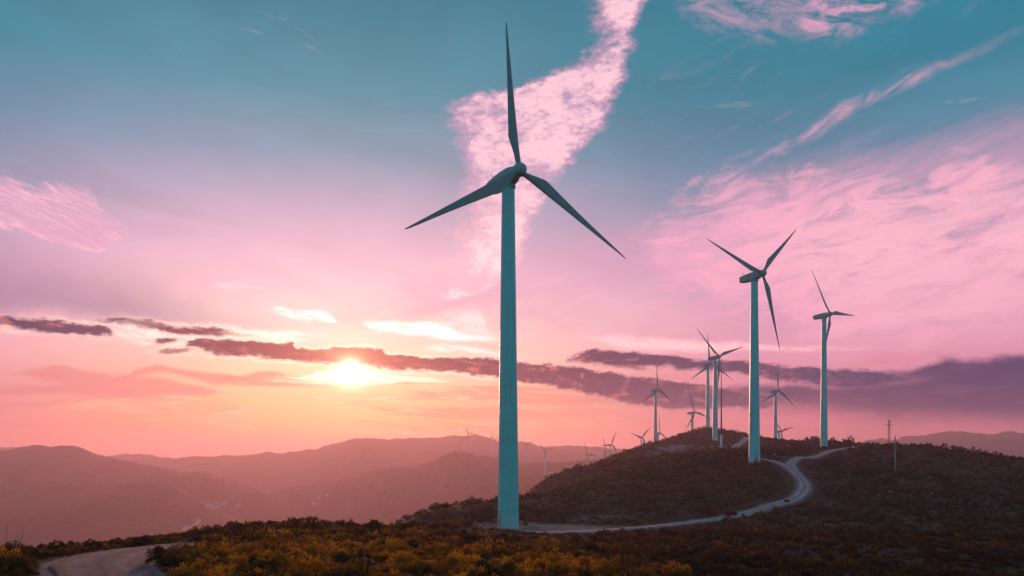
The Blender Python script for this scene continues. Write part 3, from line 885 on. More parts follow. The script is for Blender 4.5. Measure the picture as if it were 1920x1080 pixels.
def sample(grid, x, y):
    x, y = np.atleast_1d(np.asarray(x, float)), np.atleast_1d(np.asarray(y, float))
    t = np.degrees(np.arctan2(x, y))
    rr = np.hypot(x, y)
    ti = np.interp(t, TH, np.arange(len(TH)))
    ri = np.interp(rr, RG, np.arange(len(RG)))
    t0 = np.minimum(ti.astype(int), len(TH) - 2); r0 = np.minimum(ri.astype(int), len(RG) - 2)
    a, b = ti - t0, ri - r0
    return (grid[r0, t0] * (1 - a) + grid[r0, t0 + 1] * a) * (1 - b) + (grid[r0 + 1, t0] * (1 - a) + grid[r0 + 1, t0 + 1] * a) * b


def gz(x, y):
    return float(sample(HG, x, y)[0])


# running highest sight line over the ground, to leave out plants nobody could see
SIGHT = np.maximum.accumulate((HG - ZC) / RG[:, None], 0)


# ------------------------------------------------------------------ roads
def drape(name, pl, hw, mat, lift, seed):
    d = np.gradient(pl, axis=0)
    d /= np.linalg.norm(d, axis=1)[:, None]
    nrm = np.stack([d[:, 1], -d[:, 0]], 1)
    k = 13
    co = []
    wv = 1 + 0.22 * perlin(np.arange(len(pl)) * 0.13, np.full(len(pl), 3.3), seed)
    wv2 = 1 + 0.22 * perlin(np.arange(len(pl)) * 0.13, np.full(len(pl), 8.1), seed + 1)
    for j in range(k):
        u = (j / (k - 1) * 2 - 1)
        w = np.where(u < 0, wv, wv2) * hw
        p = pl + nrm * (u * w)[:, None]
        z = sample(HG, p[:, 0], p[:, 1])
        edge = abs(u) > 0.99
        rut = -0.04 if abs(abs(u) - 0.5) < .1 else 0.0
        co.append(np.stack([p[:, 0], p[:, 1], z + (-0.1 if edge else lift + rut)], 1))
    co = np.stack(co, 1).reshape(-1, 3)
    i = np.arange((len(pl) - 1) * k).reshape(-1, k)[:, :-1]
    q = np.stack([i, i + k, i + k + 1, i + 1], -1).reshape(-1, 4)[:, ::-1]
    me = np_mesh(name, co, q, mat, True, {'across': np.tile(np.linspace(-1, 1, k), len(pl))})
    o = link(name, me)
    tag(o, kind='structure')
    return o


drape('gravel_road', WAYS[0][0], WAYS[0][1], M_ROAD, 0.12, 1)
drape('gravel_road', WAYS[1][0], WAYS[1][1], M_ROAD, 0.15, 4)
drape('gravel_path', WAYS[2][0], WAYS[2][1], M_PATH, 0.06, 7)
drape('gravel_track', WAYS[3][0], WAYS[3][1], M_ROAD, 0.25, 9)


# ------------------------------------------------------------------ wind turbines
def blade_mesh():
    """root at the origin, span along +z, leading edge to +x, suction side to -y"""
    rings = []
    st = [(0.75, .82, .82, 0), (1.2, .82, .82, 0), (1.6, .94, .76, 5), (2.4, 1.20, .66, 9), (3.4, 1.54, .54, 9), (4.5, 1.90, .45, 8.5), (4.95, 1.98, .42, 8), (5.4, 1.94, .40, 7.5), (6.5, 1.80, .34, 6.5), (9.0, 1.52, .26, 5), (12.0, 1.20, .19, 4), (15.0, .92, .14, 2.5), (18.0, .66, .095, 1.4), (20.5, .46, .062, .7), (22.5, .29, .036, .2), (23.3, .17, .020, 0), (23.55, .05, .008, 0)]
    n = 18
    for z, c, t, tw in st:
        rnd = max(0.0, min(1.0, (2.8 - z) / 1.5))
        ring = []
        for k in range(n):
            q = 2 * math.pi * k / n
            cx = math.cos(q)
            # round root morphing to a foil: blunt at the leading edge, sharp at the trailing edge
            foil = math.sin(q) * (0.5 + 0.5 * cx) ** 0.5 * (1.15 if math.sin(q) < 0 else .8)
            yy = (math.sin(q) * rnd + foil * (1 - rnd)) * t / 2
            xx = cx * c / 2 - (c / 2 - 0.40) * (1 - rnd * 0.0)
            a = R(tw)
            ring.append(Vector((xx * math.cos(a) - yy * math.sin(a), xx * math.sin(a) + yy * math.cos(a), z)))
        rings.append(ring)
    b = MB()
    b.loft(rings)
    return b.mesh('blade', M_BLADE)


def hub_mesh():
    """axis along +z; the blades leave at z = 0"""
    b = MB()
    b.lathe([(0.82, -0.95), (0.96, -0.9), (1.0, -0.5), (1.0, 0.25), (0.96, .55), (0.85, .85), (0.66, 1.1), (0.38, 1.27), (0.12, 1.33)], 28)
    for k in range(3):
        M = Matrix.Rotation(-2 * math.pi * k / 3, 4, 'Z') @ Matrix.Rotation(R(-90), 4, 'X')
        b.lathe([(0.50, 0.6), (0.50, 1.02), (0.44, 1.06), (0.44, 1.12)], 20, M)
    return b.mesh('hub', M_NAC)


def nacelle_mesh():
    """rotor end towards +z (before tilting), up is +y here"""
    b = MB()
    rings = []
    for z, w, top, bot, rd in ((2.15, .78, .80, -.85, .75), (1.95, .86, .92, -1.0, .7), (1.5, .98, 1.05, -1.12, .5), (.7, 1.05, 1.10, -1.18, .36), (-.8, 1.08, 1.10, -1.18, .3), (-2.6, 1.05, 1.06, -1.10, .3), (-4.2, .98, .98, -.92, .28), (-5.0, .90, .90, -.76, .28), (-5.15, .78, .78, -.64, .22)):
        ring = []
        cyc, hh = (top + bot) / 2, (top - bot) / 2
        rd = min(rd, w * .95, hh * .95)
        for sx, sy, a0 in ((1, 1, 0), (-1, 1, 90), (-1, -1, 180), (1, -1, 270)):
            for k in range(6):
                a = R(a0 + k * 18)
                ring.append(Vector((sx * (w - rd) + rd * math.cos(a), cyc + sy * (hh - rd) + rd * math.sin(a), z)))
        rings.append(ring)
    b.loft(rings[::-1])
    return b.mesh('nacelle', M_NAC)


ME_BLADE, ME_HUB, ME_NAC = blade_mesh(), hub_mesh(), nacelle_mesh()


def yaw_ring_mesh():
    b = MB()
    b.lathe([(1.12, 0), (1.16, .08), (1.16, .42), (1.02, .55)], 28)
    return b.mesh('yaw_ring', M_NAC)


def vane_mesh():
    b = MB()
    b.tube([(0, 0, 0), (0, 0, 1.0)], .035, 6)
    b.tube([(-.35, 0, .78), (.35, 0, .78)], .03, 6)
    for s in (-1, 1):
        b.lathe([(.02, .78), (.02, .95), (.10, 1.0), (.10, 1.06), (.02, 1.1)], 8, Matrix.Translation((s * .35, 0, 0)))
    return b.mesh('wind_vane', M_RUST)


ME_YAW, ME_VANE = yaw_ring_mesh(), vane_mesh()
TOWER_H = HUB - 1.62


def tower_mesh(near):
    b = MB()
    prof = [(1.66, -2.5)]
    segs = 40 if near else 10
    rad = lambda h: 1.655 - 0.655 * (h / TOWER_H) ** 1.06
    joints = (14.5, 31.0, 45.0) if near else ()
    for i in range(segs + 1):
        h = TOWER_H * i / segs
        prof.append((rad(h), h))
    for j in joints:                               # flanged joints between the tower sections
        prof += [(rad(j) + .002, j - .09), (rad(j) + .007, j - .07), (rad(j) + .007, j + .07), (rad(j) + .002, j + .09)]
    prof.sort(key=lambda p: p[1])
    b.lathe(prof, 56 if near else 20)
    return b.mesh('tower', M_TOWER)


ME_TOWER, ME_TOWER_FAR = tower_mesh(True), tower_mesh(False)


def arc_plate(w, z0, z1, rad0, prud, rnd=0.0, n=10):
    """a plate bent round the tower wall, facing -y"""
    b = MB()
    rows = 12 if rnd else 2
    fr, bk = [], []
    for i in range(rows):
        t = i / (rows - 1)
        z = z0 + (z1 - z0) * t
        ww = w
        if rnd:
            e = min(t, 1 - t) * (z1 - z0)
            if e < rnd:
                ww = w - 2 * (rnd - math.sqrt(max(0, rnd ** 2 - (rnd - e) ** 2)))
        r0 = rad0 - 0.0122 * z
        row = [(r0, (k / n - .5) * ww / r0) for k in range(n + 1)]
        fr.append([Vector(((r + prud) * math.sin(a), -(r + prud) * math.cos(a), z)) for r, a in row])
        bk.append([Vector(((r - .03) * math.sin(a), -(r - .03) * math.cos(a), z)) for r, a in row])
    v = [p for r in fr for p in r] + [p for r in bk for p in r]
    N = (n + 1) * rows
    f = []
    for i in range(rows - 1):
        for k in range(n):
            p = i * (n + 1) + k
            f.append((p, p + 1, p + n + 2, p + n + 1))
    rim = [k for k in range(n + 1)] + [i * (n + 1) + n for i in range(1, rows)] + [(rows - 1) * (n + 1) + k for k in range(n - 1, -1, -1)] + [i * (n + 1) for i in range(rows - 2, 0, -1)]
    for p, q in zip(rim, rim[1:] + rim[:1]):
        f.append((q, p, p + N, q + N))
    b._add(v, f, False)
    return b


def stair_mesh():
    b = MB()
    for s in (-.42, .42):
        b.tube([(s, -3.0, 0.0), (s, -1.72, .92)], .035, 6)
        b.tube([(s, -3.0, .9), (s, -1.78, 1.85)], .022, 6)
        b.tube([(s, -2.95, .0), (s, -2.95, .95)], .022, 6)
        b.tube([(s, -1.80, .85), (s, -1.80, 1.85)], .022, 6)
    for k in range(5):
        b.box((0, -2.95 + k * .28, .12 + k * .2), (.84, .22, .03))
    return b.mesh('stair', M_GALV)


ME_DOOR = arc_plate(.86, .98, 2.98, 1.655, .018, .22).mesh('door', M_DOOR)
ME_LOUVRE_A = arc_plate(.30, 1.22, 1.46, 1.655, .034).mesh('louvre', M_DARK)
ME_LOUVRE_B = arc_plate(.30, 2.52, 2.74, 1.655, .034).mesh('louvre', M_DARK)
ME_HANDLE = arc_plate(.05, 1.82, 2.16, 1.655, .06).mesh('handle', M_DARK)
ME_STAIR = stair_mesh()
ME_FOOT = (lambda b: (b.lathe([(2.1, -1.5), (2.1, .05), (2.02, .10), (1.7, .12)], 40), b.mesh('foundation_ring', M_CONC))[1])(MB())

TURB_LABELS = [
    'tallest and closest wind turbine, teal tower rising from the bare pad beside the scrub',
    'second tallest wind turbine, on the mound inside the bend of the gravel road',
    'wind turbine beside the small hut, its tower foot at the upper gravel road',
    'wind turbine just left of the slim white mast, one blade pointing straight down',
    'wind turbine on the hill crest, half overlapped by the turbine at the slim mast',
    'wind turbine with upright blade, alone on the left shoulder of the hill crest',
    'short-looking wind turbine behind the hill, between the upright-bladed one and the crest pair',
    'wind turbine between the two large towers, one blade upright, foot behind the ridge',
    'low wind turbine peeping over the hill shoulder, close beside a taller tower',
    'wind turbine with blades in a Y, low behind the left slope of the hill',
    'low wind turbine overlapping the tower behind the saddle, showing one blade to the right',
    'hazy wind turbine on the rounded top of the far ridge, beside a thin mast',
    'hazy wind turbine on the far ridge just left of the great tower',
    'hazy wind turbine partly hidden behind the edge of the great tower',
    'hazy wind turbine with blades in a wide Y, first right of the great tower',
    'pale wind turbine standing lowest on the far ridge slope, above a pale track',
    'hazy wind turbine alone between the far ridge and the hill, blade tilted left',
    'hazy wind turbine, left one of the overlapping pair at the foot of the hill',
    'hazy wind turbine, right and taller one of the overlapping pair at the hill foot']
DOOR_AT = {0: -58, 1: 2, 2: -8}
TILT = R(5.5)
for i, (px, d, hz, yaw, ph) in enumerate(TURBINES):
    x, y, _ = P(px, 850, d)
    z_hub = ZC + hz
    zg = gz(x, y)
    t = empty('wind_turbine', (x, y, zg))
    tag(t, TURB_LABELS[i], 'wind turbine', 'wind turbines along the ridges')
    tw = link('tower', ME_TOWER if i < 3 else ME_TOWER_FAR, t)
    H = z_hub - zg - 1.62
    tw.scale = (1, 1, H / TOWER_H)
    ry = R(yaw)
    ax = Vector((math.sin(ry) * math.cos(TILT), -math.cos(ry) * math.cos(TILT), math.sin(TILT)))
    rt = Vector((math.cos(ry), math.sin(ry), 0))
    up = rt.cross(ax)
    if up.z < 0:
        up = -up
    top = Vector((0, 0, H + 1.62))
    # nacelle frame: x right, y up, z along the rotor axis
    N = Matrix((rt, up, ax)).transposed().to_4x4()
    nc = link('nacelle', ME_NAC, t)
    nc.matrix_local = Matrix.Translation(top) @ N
    if i < 3:
        yr = link('yaw_ring', ME_YAW, t)
        yr.location = (0, 0, H - .04)
        vn = link('wind_vane', ME_VANE, nc)
        vn.matrix_local = Matrix.Translation((0, .98, -4.2)) @ Matrix.Rotation(R(-90), 4, 'X')
    hb = link('hub', ME_HUB, t)
    hc = top + ax * 3.0
    hb.matrix_local = Matrix.Translation(hc) @ N @ Matrix.Rotation(-R(ph), 4, 'Z')
    for k in range(3):
        a = R(ph) + k * 2 * math.pi / 3
        b = up * math.cos(a) + rt * math.sin(a)
        side = ax.cross(b)
        # leading edge on the clockwise side seen from the front
        lead = (rt * math.cos(a) - up * math.sin(a))
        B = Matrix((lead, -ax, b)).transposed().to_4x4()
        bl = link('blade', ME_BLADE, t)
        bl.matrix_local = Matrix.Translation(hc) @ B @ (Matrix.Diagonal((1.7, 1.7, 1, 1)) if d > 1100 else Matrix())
    if i in DOOR_AT:
        M = Matrix.Rotation(R(DOOR_AT[i]), 4, 'Z')
        dr = link('door', ME_DOOR, t)
        dr.matrix_local = M
        for me in (ME_LOUVRE_A, ME_LOUVRE_B):
            o = link('louvre', me, dr)
        o = link('handle', ME_HANDLE, dr)
        o.matrix_local = Matrix.Rotation(R(11), 4, 'Z')
        o = link('stair', ME_STAIR, t)
        o.matrix_local = M
        ft = link('foundation_ring', ME_FOOT, t)


# ------------------------------------------------------------------ masts, pylons, wires, hut
def lattice(b, base, h, w0, w1, panels, leg=.07, brace=.04):
    x, y, z = base
    cs = ((-1, -1), (1, -1), (1, 1), (-1, 1))
    wd_ = lambda t: (w0 + (w1 - w0) * t) / 2
    for sx, sy in cs:
        b.tube([(x + sx * wd_(0), y + sy * wd_(0), z), (x + sx * wd_(1), y + sy * wd_(1), z + h)], leg, 5)
    for k in range(panels):
        t0, t1 = k / panels, (k + 1) / panels
        for j in range(4):
            p, q = cs[j], cs[(j + 1) % 4]
            if k % 2:
                p, q = q, p
            b.tube([(x + p[0] * wd_(t0), y + p[1] * wd_(t0), z + h * t0), (x + q[0] * wd_(t1), y + q[1] * wd_(t1), z + h * t1)], brace, 4, False)
            b.tube([(x + p[0] * wd_(t1), y + p[1] * wd_(t1), z + h * t1), (x + q[0] * wd_(t1), y + q[1] * wd_(t1), z + h * t1)], brace, 4, False)


# slim wind-measuring mast on the hill
x, y, _ = P(1352.5, 848, 400)
zg = gz(x, y)
zt = ZC + (850 - 672) / F * 400
mt = tag(empty('measuring_mast', (x, y, zg)), 'slim mast with a white lower tube, standing on the slope before the hill crest', 'mast')
b = MB(); b.tube([(0, 0, -.5), (0, 0, 8.6)], [.66, .56], 14); b.tube([(0, 0, 8.6), (0, 0, 8.75)], [.66, .66], 14); b.build('lower_tube', plain('white_steel', (.62, .62, .64), .5, 0, .12, .8), mt)
b = MB()
Ht = zt - zg
b.tube([(0, 0, 8.75), (0, 0, 20)], [.42, .34], 10); b.tube([(0, 0, 20), (0, 0, 32)], [.30, .24], 10); b.tube([(0, 0, 32), (0, 0, Ht)], [.2, .07], 8)
for h in (12, 15, 20, 23, 26, 29, 32, 35, 38, 41):
    b.tube([(0, 0, h - .12), (0, 0, h + .12)], .42 - h * .006, 8)
b.build('upper_tube', M_RUST, mt)
for h, s in ((22.5, 1), (30, 1), (38, -1)):
    b = MB(); b.tube([(0, 0, h), (s * 1.1, 0, h)], .05, 5); b.tube([(s * 1.05, 0, h - .1), (s * 1.05, 0, h + .5)], .06, 5); b.lathe([(.05, h + .5), (.22, h + .55), (.22, h + .7), (.05, h + .75)], 8, Matrix.Translation((s * 1.05, 0, 0)))
    b.build('sensor_boom', M_RUST, mt)

# two pylons of the small power line
x, y, _ = P(1667, 838, 392)
zg = gz(x, y)
PA = Vector((x, y, zg))
H1 = ZC + (850 - 783) / F * 392 - zg
pa = tag(empty('power_pylon', PA), 'lattice power pylon with a cross bar, standing on the skyline of the shoulder', 'pylon', 'pylons of the small power line')
b = MB(); lattice(b, (0, 0, -.3), H1 - 1.0, 1.05, .40, 12, .06, .03); b.tube([(0, 0, H1 - 1.4), (0, 0, H1)], [.09, .03], 6); b.build('lattice_body', M_RUST, pa)
zc1 = H1 - 3.4
b = MB(); b.box((0, 0, zc1), (3.6, .18, .16)); b.box((0, 0, zc1 + .35), (.6, .14, .1)); b.build('cross_arm', M_RUST, pa)
b = MB(); b.tube([(.2, 0, zc1 + 1.75), (1.5, 0, zc1 + 1.75)], .06, 5); b.box((1.3, 0, zc1 + 1.72), (.6, .2, .28), bev=.04); b.build('side_bracket', M_RUST, pa)
b = MB(); b.box((0, 0, .1), (1.9, 1.9, .7), bev=.06); b.build('concrete_base', M_CONC, pa)
for s in (-1.7, 0.0, 1.7):
    b = MB(); b.lathe([(.03, -.75), (.11, -.7), (.05, -.6), (.11, -.5), (.05, -.4), (.11, -.3), (.05, -.2), (.04, 0)], 8, Matrix.Translation((s, 0, zc1 - .08))); b.build('insulator', M_CONC, pa)

x, y, _ = P(1678.5, 891, 260)
zg = gz(x, y)
PB = Vector((x, y, zg))
H2 = ZC + (850 - 816) / F * 260 - zg
pb = tag(empty('power_pylon', PB), 'slim power pole with one arm and a pointed lattice head, standing down the slope', 'pylon', 'pylons of the small power line')
b = MB(); b.tube([(0, 0, -.3), (0, 0, H2 - 4.6)], [.24, .17], 8); b.build('pole', M_CONC, pb)
b = MB(); lattice(b, (0, 0, H2 - 4.7), 2.8, .72, .66, 4, .055, .025); b.build('lattice_head', M_GALV, pb)
b = MB()
for sx, sy in ((-1, -1), (1, -1), (1, 1), (-1, 1)):
    b.tube([(sx * .28, sy * .28, H2 - 2.2), (0, 0, H2 - .2)], .045, 5)
b.tube([(0, 0, H2 - .5), (0, 0, H2)], .05, 6)
b.box((0, 0, H2 - 2.1), (.75, .75, .12)); b.build('pointed_top', M_RUST, pb)
zc2 = H2 - 2.95
b = MB(); b.box((1.2, 0, zc2), (2.5, .15, .14)); b.tube([(.3, 0, zc2 - .9), (1.5, 0, zc2 - .06)], .045, 5); b.build('cross_arm', M_RUST, pb)
for s in (1.0, 1.65, 2.35):
    b = MB(); b.lathe([(.03, 0), (.10, .06), (.05, .14), (.10, .22), (.05, .3), (.03, .36)], 8, Matrix.Translation((s, 0, zc2 + .07))); b.build('insulator', M_CONC, pb)
PC = Vector(P(2120, 1012, 150))


def wire(a, b_, sag, label):
    pts = []
    for k in range(41):
        t = k / 40
        p = a.lerp(b_, t)
        p.z -= sag * 4 * t * (1 - t)
        pts.append(p - a)
    m = MB()
    m.tube(pts, .017, 5)
    o = m.build('power_cable', M_WIRE, None, a)
    tag(o, label, 'cable', 'cables of the small power line')


for k, s in enumerate((1.0, 1.65, 2.35)):
    e = PC + Vector((k * 2.2 - 2.2, k * 5.0, 2.6 * k - 1.0))
    wire(PB + Vector((s, 0, zc2 + .45)), e, 1.6, ('lowest pale power cable running from the one-armed pylon down the slope', 'middle pale power cable running from the one-armed pylon down the slope', 'topmost pale power cable running from the one-armed pylon down the slope')[k])
    s1 = (-1.7, 0.0, 1.7)[k]
    wire(PB + Vector((s, 0, zc2 + .45)), PA + Vector((s1, 0, zc1 - .85)), 1.2, 'thin power cable strung between the skyline pylon and the one-armed pylon')

# hut by the third turbine
x, y, _ = P(1527, 826, 415)
hu = tag(empty('transformer_hut', (x, y, gz(x, y) - .2), R(24)), 'small flat-roofed concrete hut on the ridge beside a turbine tower', 'hut')
b = MB(); b.box((0, 0, 1.3), (3.0, 2.4, 2.6)); b.build('wall', plain('hut_render', (.30, .27, .24), .9, 0, .25, 1.0), hu)
b = MB(); b.box((0, 0, 2.68), (3.3, 2.7, .16), bev=.03); b.build('roof', M_CONC, hu)
b = MB(); b.box((.2, -1.22, 1.05), (.9, .05, 2.0), bev=.015); b.build('door', M_DARK, hu)
b = MB(); b.box((-1.52, .2, 1.9), (.05, .7, .4), bev=.015); b.build('louvre', M_DARK, hu)
x, y, _ = P(1530.5, 826, 418)
b = MB(); b.tube([(0, 0, -.3), (0, 0, 7.2)], [.06, .035], 6); b.tube([(-.4, 0, 6.6), (.4, 0, 6.6)], .025, 4)
tag(b.build('aerial', M_RUST, None, (x, y, gz(x, y))), 'hair-thin aerial rising behind the little hut roof', 'aerial')

# marker post and boundary stone on the crest
x, y, _ = P(1382.5, 815, 530)
mk = tag(empty('marker_post', (x, y, gz(x, y))), 'small pointed marker post on the hill skyline above the pale track', 'marker post')
b = MB(); b.box((0, 0, .5), (1.1, 1.1, 1.3), bev=.1); b.build('plinth', M_CONC, mk)
b = MB(); b.tube([(0, 0, 1.1), (0, 0, 3.6)], [.16, .10], 6); b.box((.35, 0, 2.5), (.7, .08, .3), bev=.02); b.build('post', M_RUST, mk)


def rock_mesh(seed, s):
    b = bpy.data.meshes.new('boulder')
    import bmesh
    bm = bmesh.new()
    bmesh.ops.create_icosphere(bm, subdivisions=3, radius=1)
    r = random.Random(seed)
    pl = [(Vector((r.uniform(-1, 1), r.uniform(-1, 1), r.uniform(-.4, 1))).normalized(), r.uniform(.55, .9)) for _ in range(11)]
    for v in bm.verts:
        for n_, h in pl:
            e = v.co.dot(n_) - h
            if e > 0:
                v.co -= n_ * e
        v.co = Vector((v.co.x * s[0], v.co.y * s[1], v.co.z * s[2]))
    bm.to_mesh(b); bm.free()
    b.materials.append(M_ROCK)
    return b


x, y, _ = P(1452.5, 859, 262)
tag(link('boulder', rock_mesh(3, (.9, .7, .55)), None, (x, y, gz(x, y) + .2)), 'pale boulder beside the road fork, near the second tallest tower', 'boulder')
x, y, _ = P(1012, 992, 130)
tag(link('boulder', rock_mesh(5, (.55, .4, .22)), None, (x, y, gz(x, y) + .06)), 'flat pale stone lying on the bare pad beside the great tower', 'boulder')
rr = random.Random(4)
for k in range(26):                                  # stones on the rocky flank and the shoulder
    cx, cd = ((1260, 420), (1210, 400), (1705, 215), (1300, 415))[k % 4]
    x, y, _ = P(cx + rr.uniform(-70, 70) * (1 if k % 4 != 2 else .6), 850, cd + rr.uniform(-28, 28))
    s = rr.uniform(.45, 1.1)
    tag(link('boulder', rock_mesh(20 + k % 5, (1, .8, .55)), None, (x, y, gz(x, y) + .1)),
        'weathered pale boulder among scrub on the lower slope' if k % 4 == 2 else 'weathered pale boulder on the stony flank of the hill', 'boulder',
        'boulders on the lower slope' if k % 4 == 2 else 'boulders on the stony flank').scale = (s, s, s)

# far things: mast and high-voltage pylons on the hazy ridge, houses in the valley
x, y, _ = P(863.5, 849, 2155)
b = MB(); lattice(b, (0, 0, -2), 37, 1.5, .8, 16, .16, .10); b.tube([(0, 0, 33), (0, 0, 40)], [.25, .12], 5)
tag(b.build('radio_mast', M_RUST, None, (x, y, gz(x, y))), 'thin hazy mast on the rounded far ridge top', 'mast')


def big_pylon(px, d, top, label):
    x, y, _ = P(px, 850, d)
    zg = gz(x, y)
    h = ZC + (850 - top) / F * d - zg
    t = tag(empty('transmission_pylon', (x, y, zg), R(12)), label, 'pylon', 'high-voltage pylons beyond the ridge')
    b = MB(); lattice(b, (0, 0, -1), h * .58, 7.0, 2.2, 7, .22, .14)
    for s in (-1, 1):
        b.tube([(s * .9, 0, h * .56), (s * 7.0, 0, h * .86)], .26, 5); b.tube([(s * .9, 0, h * .60), (s * 4.2, 0, h * .86)], .18, 5)
    b.build('lattice_body', M_RUST, t)
    b = MB(); b.box((0, 0, h * .86), (24, .5, .5))
    for s in (-1, 1):
        b.tube([(s * 7, 0, h * .86), (s * 8.4, 0, h)], .22, 5); b.tube([(s * 12, 0, h * .86), (s * 8.4, 0, h)], .18, 5); b.tube([(s * 7, 0, h * .86), (s * 12, 0, h * .80)], .14, 5)
    b.build('cross_arm', M_RUST, t)


big_pylon(1008, 2380, 847, 'faint lattice pylon with a forked top, between two hazy turbines')
big_pylon(1057, 2620, 853, 'fainter lattice pylon showing only its forked top over the ridge')


def house(px, py, d, w, l, h, rz, label):
    x, y, _ = P(px, py, d)
    zg = gz(x, y)
    t = tag(empty('house', (x, y, zg), rz), label, 'house', 'houses in the valley')
    b = MB(); b.box((0, 0, h / 2 - .6), (w, l, h + 1.2)); b.build('wall', M_WHITE, t)
    b = MB()
    e = .4
    v = [(-w / 2 - e, -l / 2 - e, h), (w / 2 + e, -l / 2 - e, h), (w / 2 + e, l / 2 + e, h), (-w / 2 - e, l / 2 + e, h), (0, -l / 2 - e, h + w * .3), (0, l / 2 + e, h + w * .3)]
    b._add(v, [(0, 1, 4), (2, 3, 5), (1, 2, 5, 4), (3, 0, 4, 5), (3, 2, 1, 0)], False)
    b.build('roof', M_TILE, t)


hr = random.Random(8)


def first_hit(px, py, d0, d1):
    """distance at which the sight line through a pixel meets the ground"""
    dd = np.linspace(d0, d1, 900)
    g_ = sample(HG, (px - 960) / F * dd, dd)
    z = ZC + (HOR - py) / F * dd
    k = np.where(g_ >= z)[0]
    return float(dd[k[0]]) if len(k) else None


for k in range(16):
    px, py = 388 + hr.uniform(0, 34), 945 + hr.uniform(0, 9)
    d = first_hit(px, py, 700, 8000)
    if d:
        house(px, py, d, hr.uniform(7, 10) , hr.uniform(9, 15), hr.uniform(4, 7), hr.uniform(-.6, .6), 'tiny pale house of the hamlet at the valley mouth')
for px, py, lb in ((614, 930, 'lone pale farmhouse on the wooded spur above the valley'), (598, 936, 'pale farm building below the lone farmhouse on the spur'), (590, 948, 'small pale barn lowest on the wooded spur'), (497, 925, 'pale house in the gap behind the wooded spur')):
    d = first_hit(px, py, 700, 8000)
    if d:
        house(px, py, d, 9, 14, 5, hr.uniform(-.6, .6), lb)


def far_track(pts, hw, seed):
    w = []
    for px, py in pts:
        d = first_hit(px, py, 600, 8000)
        if d:
            w.append((px, py, d))
    if len(w) > 1:
        drape('gravel_track', polyline(w, 8.0), hw, M_ROAD, 1.0, seed)


far_track([(343, 997), (352, 991), (362, 988), (369, 983), (375, 976)], 4.0, 31)
far_track([(1028, 889.5), (1036, 890.5), (1044, 894), (1056, 897), (1066, 896.5), (1076, 894)], 3.5, 35)
far_track([(440, 953), (446, 948), (452, 945)], 5.0, 37)

# ------------------------------------------------------------------ scrub
def clump_proto(seed, leaves, size, wide=1.0, tall=1.0, clumps=14, tip=0.6):
    """triangles of one plant of about unit radius; tint: 0 dark leaf .. 1 yellow shoot tip"""
    r = np.random.default_rng(seed)
    cc = []
    for _ in range(clumps):
        a = r.uniform(0, 2 * np.pi)
        q = math.sqrt(r.uniform(0, 1)) * .78
        top = (1 - q ** 2 * .75) * tall
        cc.append((math.cos(a) * q * wide, math.sin(a) * q * wide, top * r.uniform(.35, .98), r.uniform(.16, .34), r.uniform(0, 1)))
    cc = np.array(cc)
    k = r.integers(0, clumps, leaves)
    v = r.normal(size=(leaves, 3))
    v /= np.linalg.norm(v, axis=1)[:, None]
    v[:, 2] = np.where(v[:, 2] < -.3, -v[:, 2], v[:, 2])
    rad = cc[k, 3][:, None] * r.uniform(.35, 1.05, (leaves, 1))
    c = cc[k, :3] + v * rad * np.array([1, 1, 1.25])
    c[:, 2] = np.maximum(c[:, 2], .02)
    axis = v * .8 + r.normal(size=(leaves, 3)) * .55 + np.array([0, 0, .45])
    axis /= np.linalg.norm(axis, axis=1)[:, None]
    sd = np.cross(axis, r.normal(size=(leaves, 3)))
    sd /= np.linalg.norm(sd, axis=1)[:, None] + 1e-9
    ln = size * r.uniform(.7, 1.5, (leaves, 1))
    tri = np.stack([c - axis * ln * .5 - sd * ln * .34, c - axis * ln * .5 + sd * ln * .34, c + axis * ln * .75], 1)
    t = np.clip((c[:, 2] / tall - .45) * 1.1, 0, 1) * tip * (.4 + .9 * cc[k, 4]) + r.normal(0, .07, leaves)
    return tri.reshape(-1, 3), np.repeat(t, 3)


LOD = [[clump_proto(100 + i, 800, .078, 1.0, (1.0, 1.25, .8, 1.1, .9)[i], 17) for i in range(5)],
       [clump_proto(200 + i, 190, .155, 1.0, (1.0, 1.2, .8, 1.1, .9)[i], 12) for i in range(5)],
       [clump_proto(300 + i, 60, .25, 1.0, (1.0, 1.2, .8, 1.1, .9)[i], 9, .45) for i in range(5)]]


def scatter(name, lod, x, y, s, sz, tint, mat):
    """one mesh of plants at (x, y), width s, height factor sz, tint shift"""
    n = len(x)
    z = sample(HG, x, y)
    rz = RNG.uniform(0, 2 * np.pi, n)
    kind = RNG.integers(0, len(LOD[lod]), n)
    V, T = [], []
    for k, (pv, pt) in enumerate(LOD[lod]):
        i = np.where(kind == k)[0]
        if not len(i):
            continue
        c, q = np.cos(rz[i])[:, None], np.sin(rz[i])[:, None]
        X = (pv[None, :, 0] * c - pv[None, :, 1] * q) * s[i, None] + x[i, None]
        Y = (pv[None, :, 0] * q + pv[None, :, 1] * c) * s[i, None] + y[i, None]
        Z = pv[None, :, 2] * (s[i] * sz[i])[:, None] + z[i, None] - .06
        V.append(np.stack([X, Y, Z], -1).reshape(-1, 3))
        T.append((pt[None] * 1.0 + tint[i, None]).reshape(-1))
    V, T = np.vstack(V), np.clip(np.concatenate(T), 0, 1)
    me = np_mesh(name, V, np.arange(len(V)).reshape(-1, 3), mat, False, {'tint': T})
    return link(name, me)


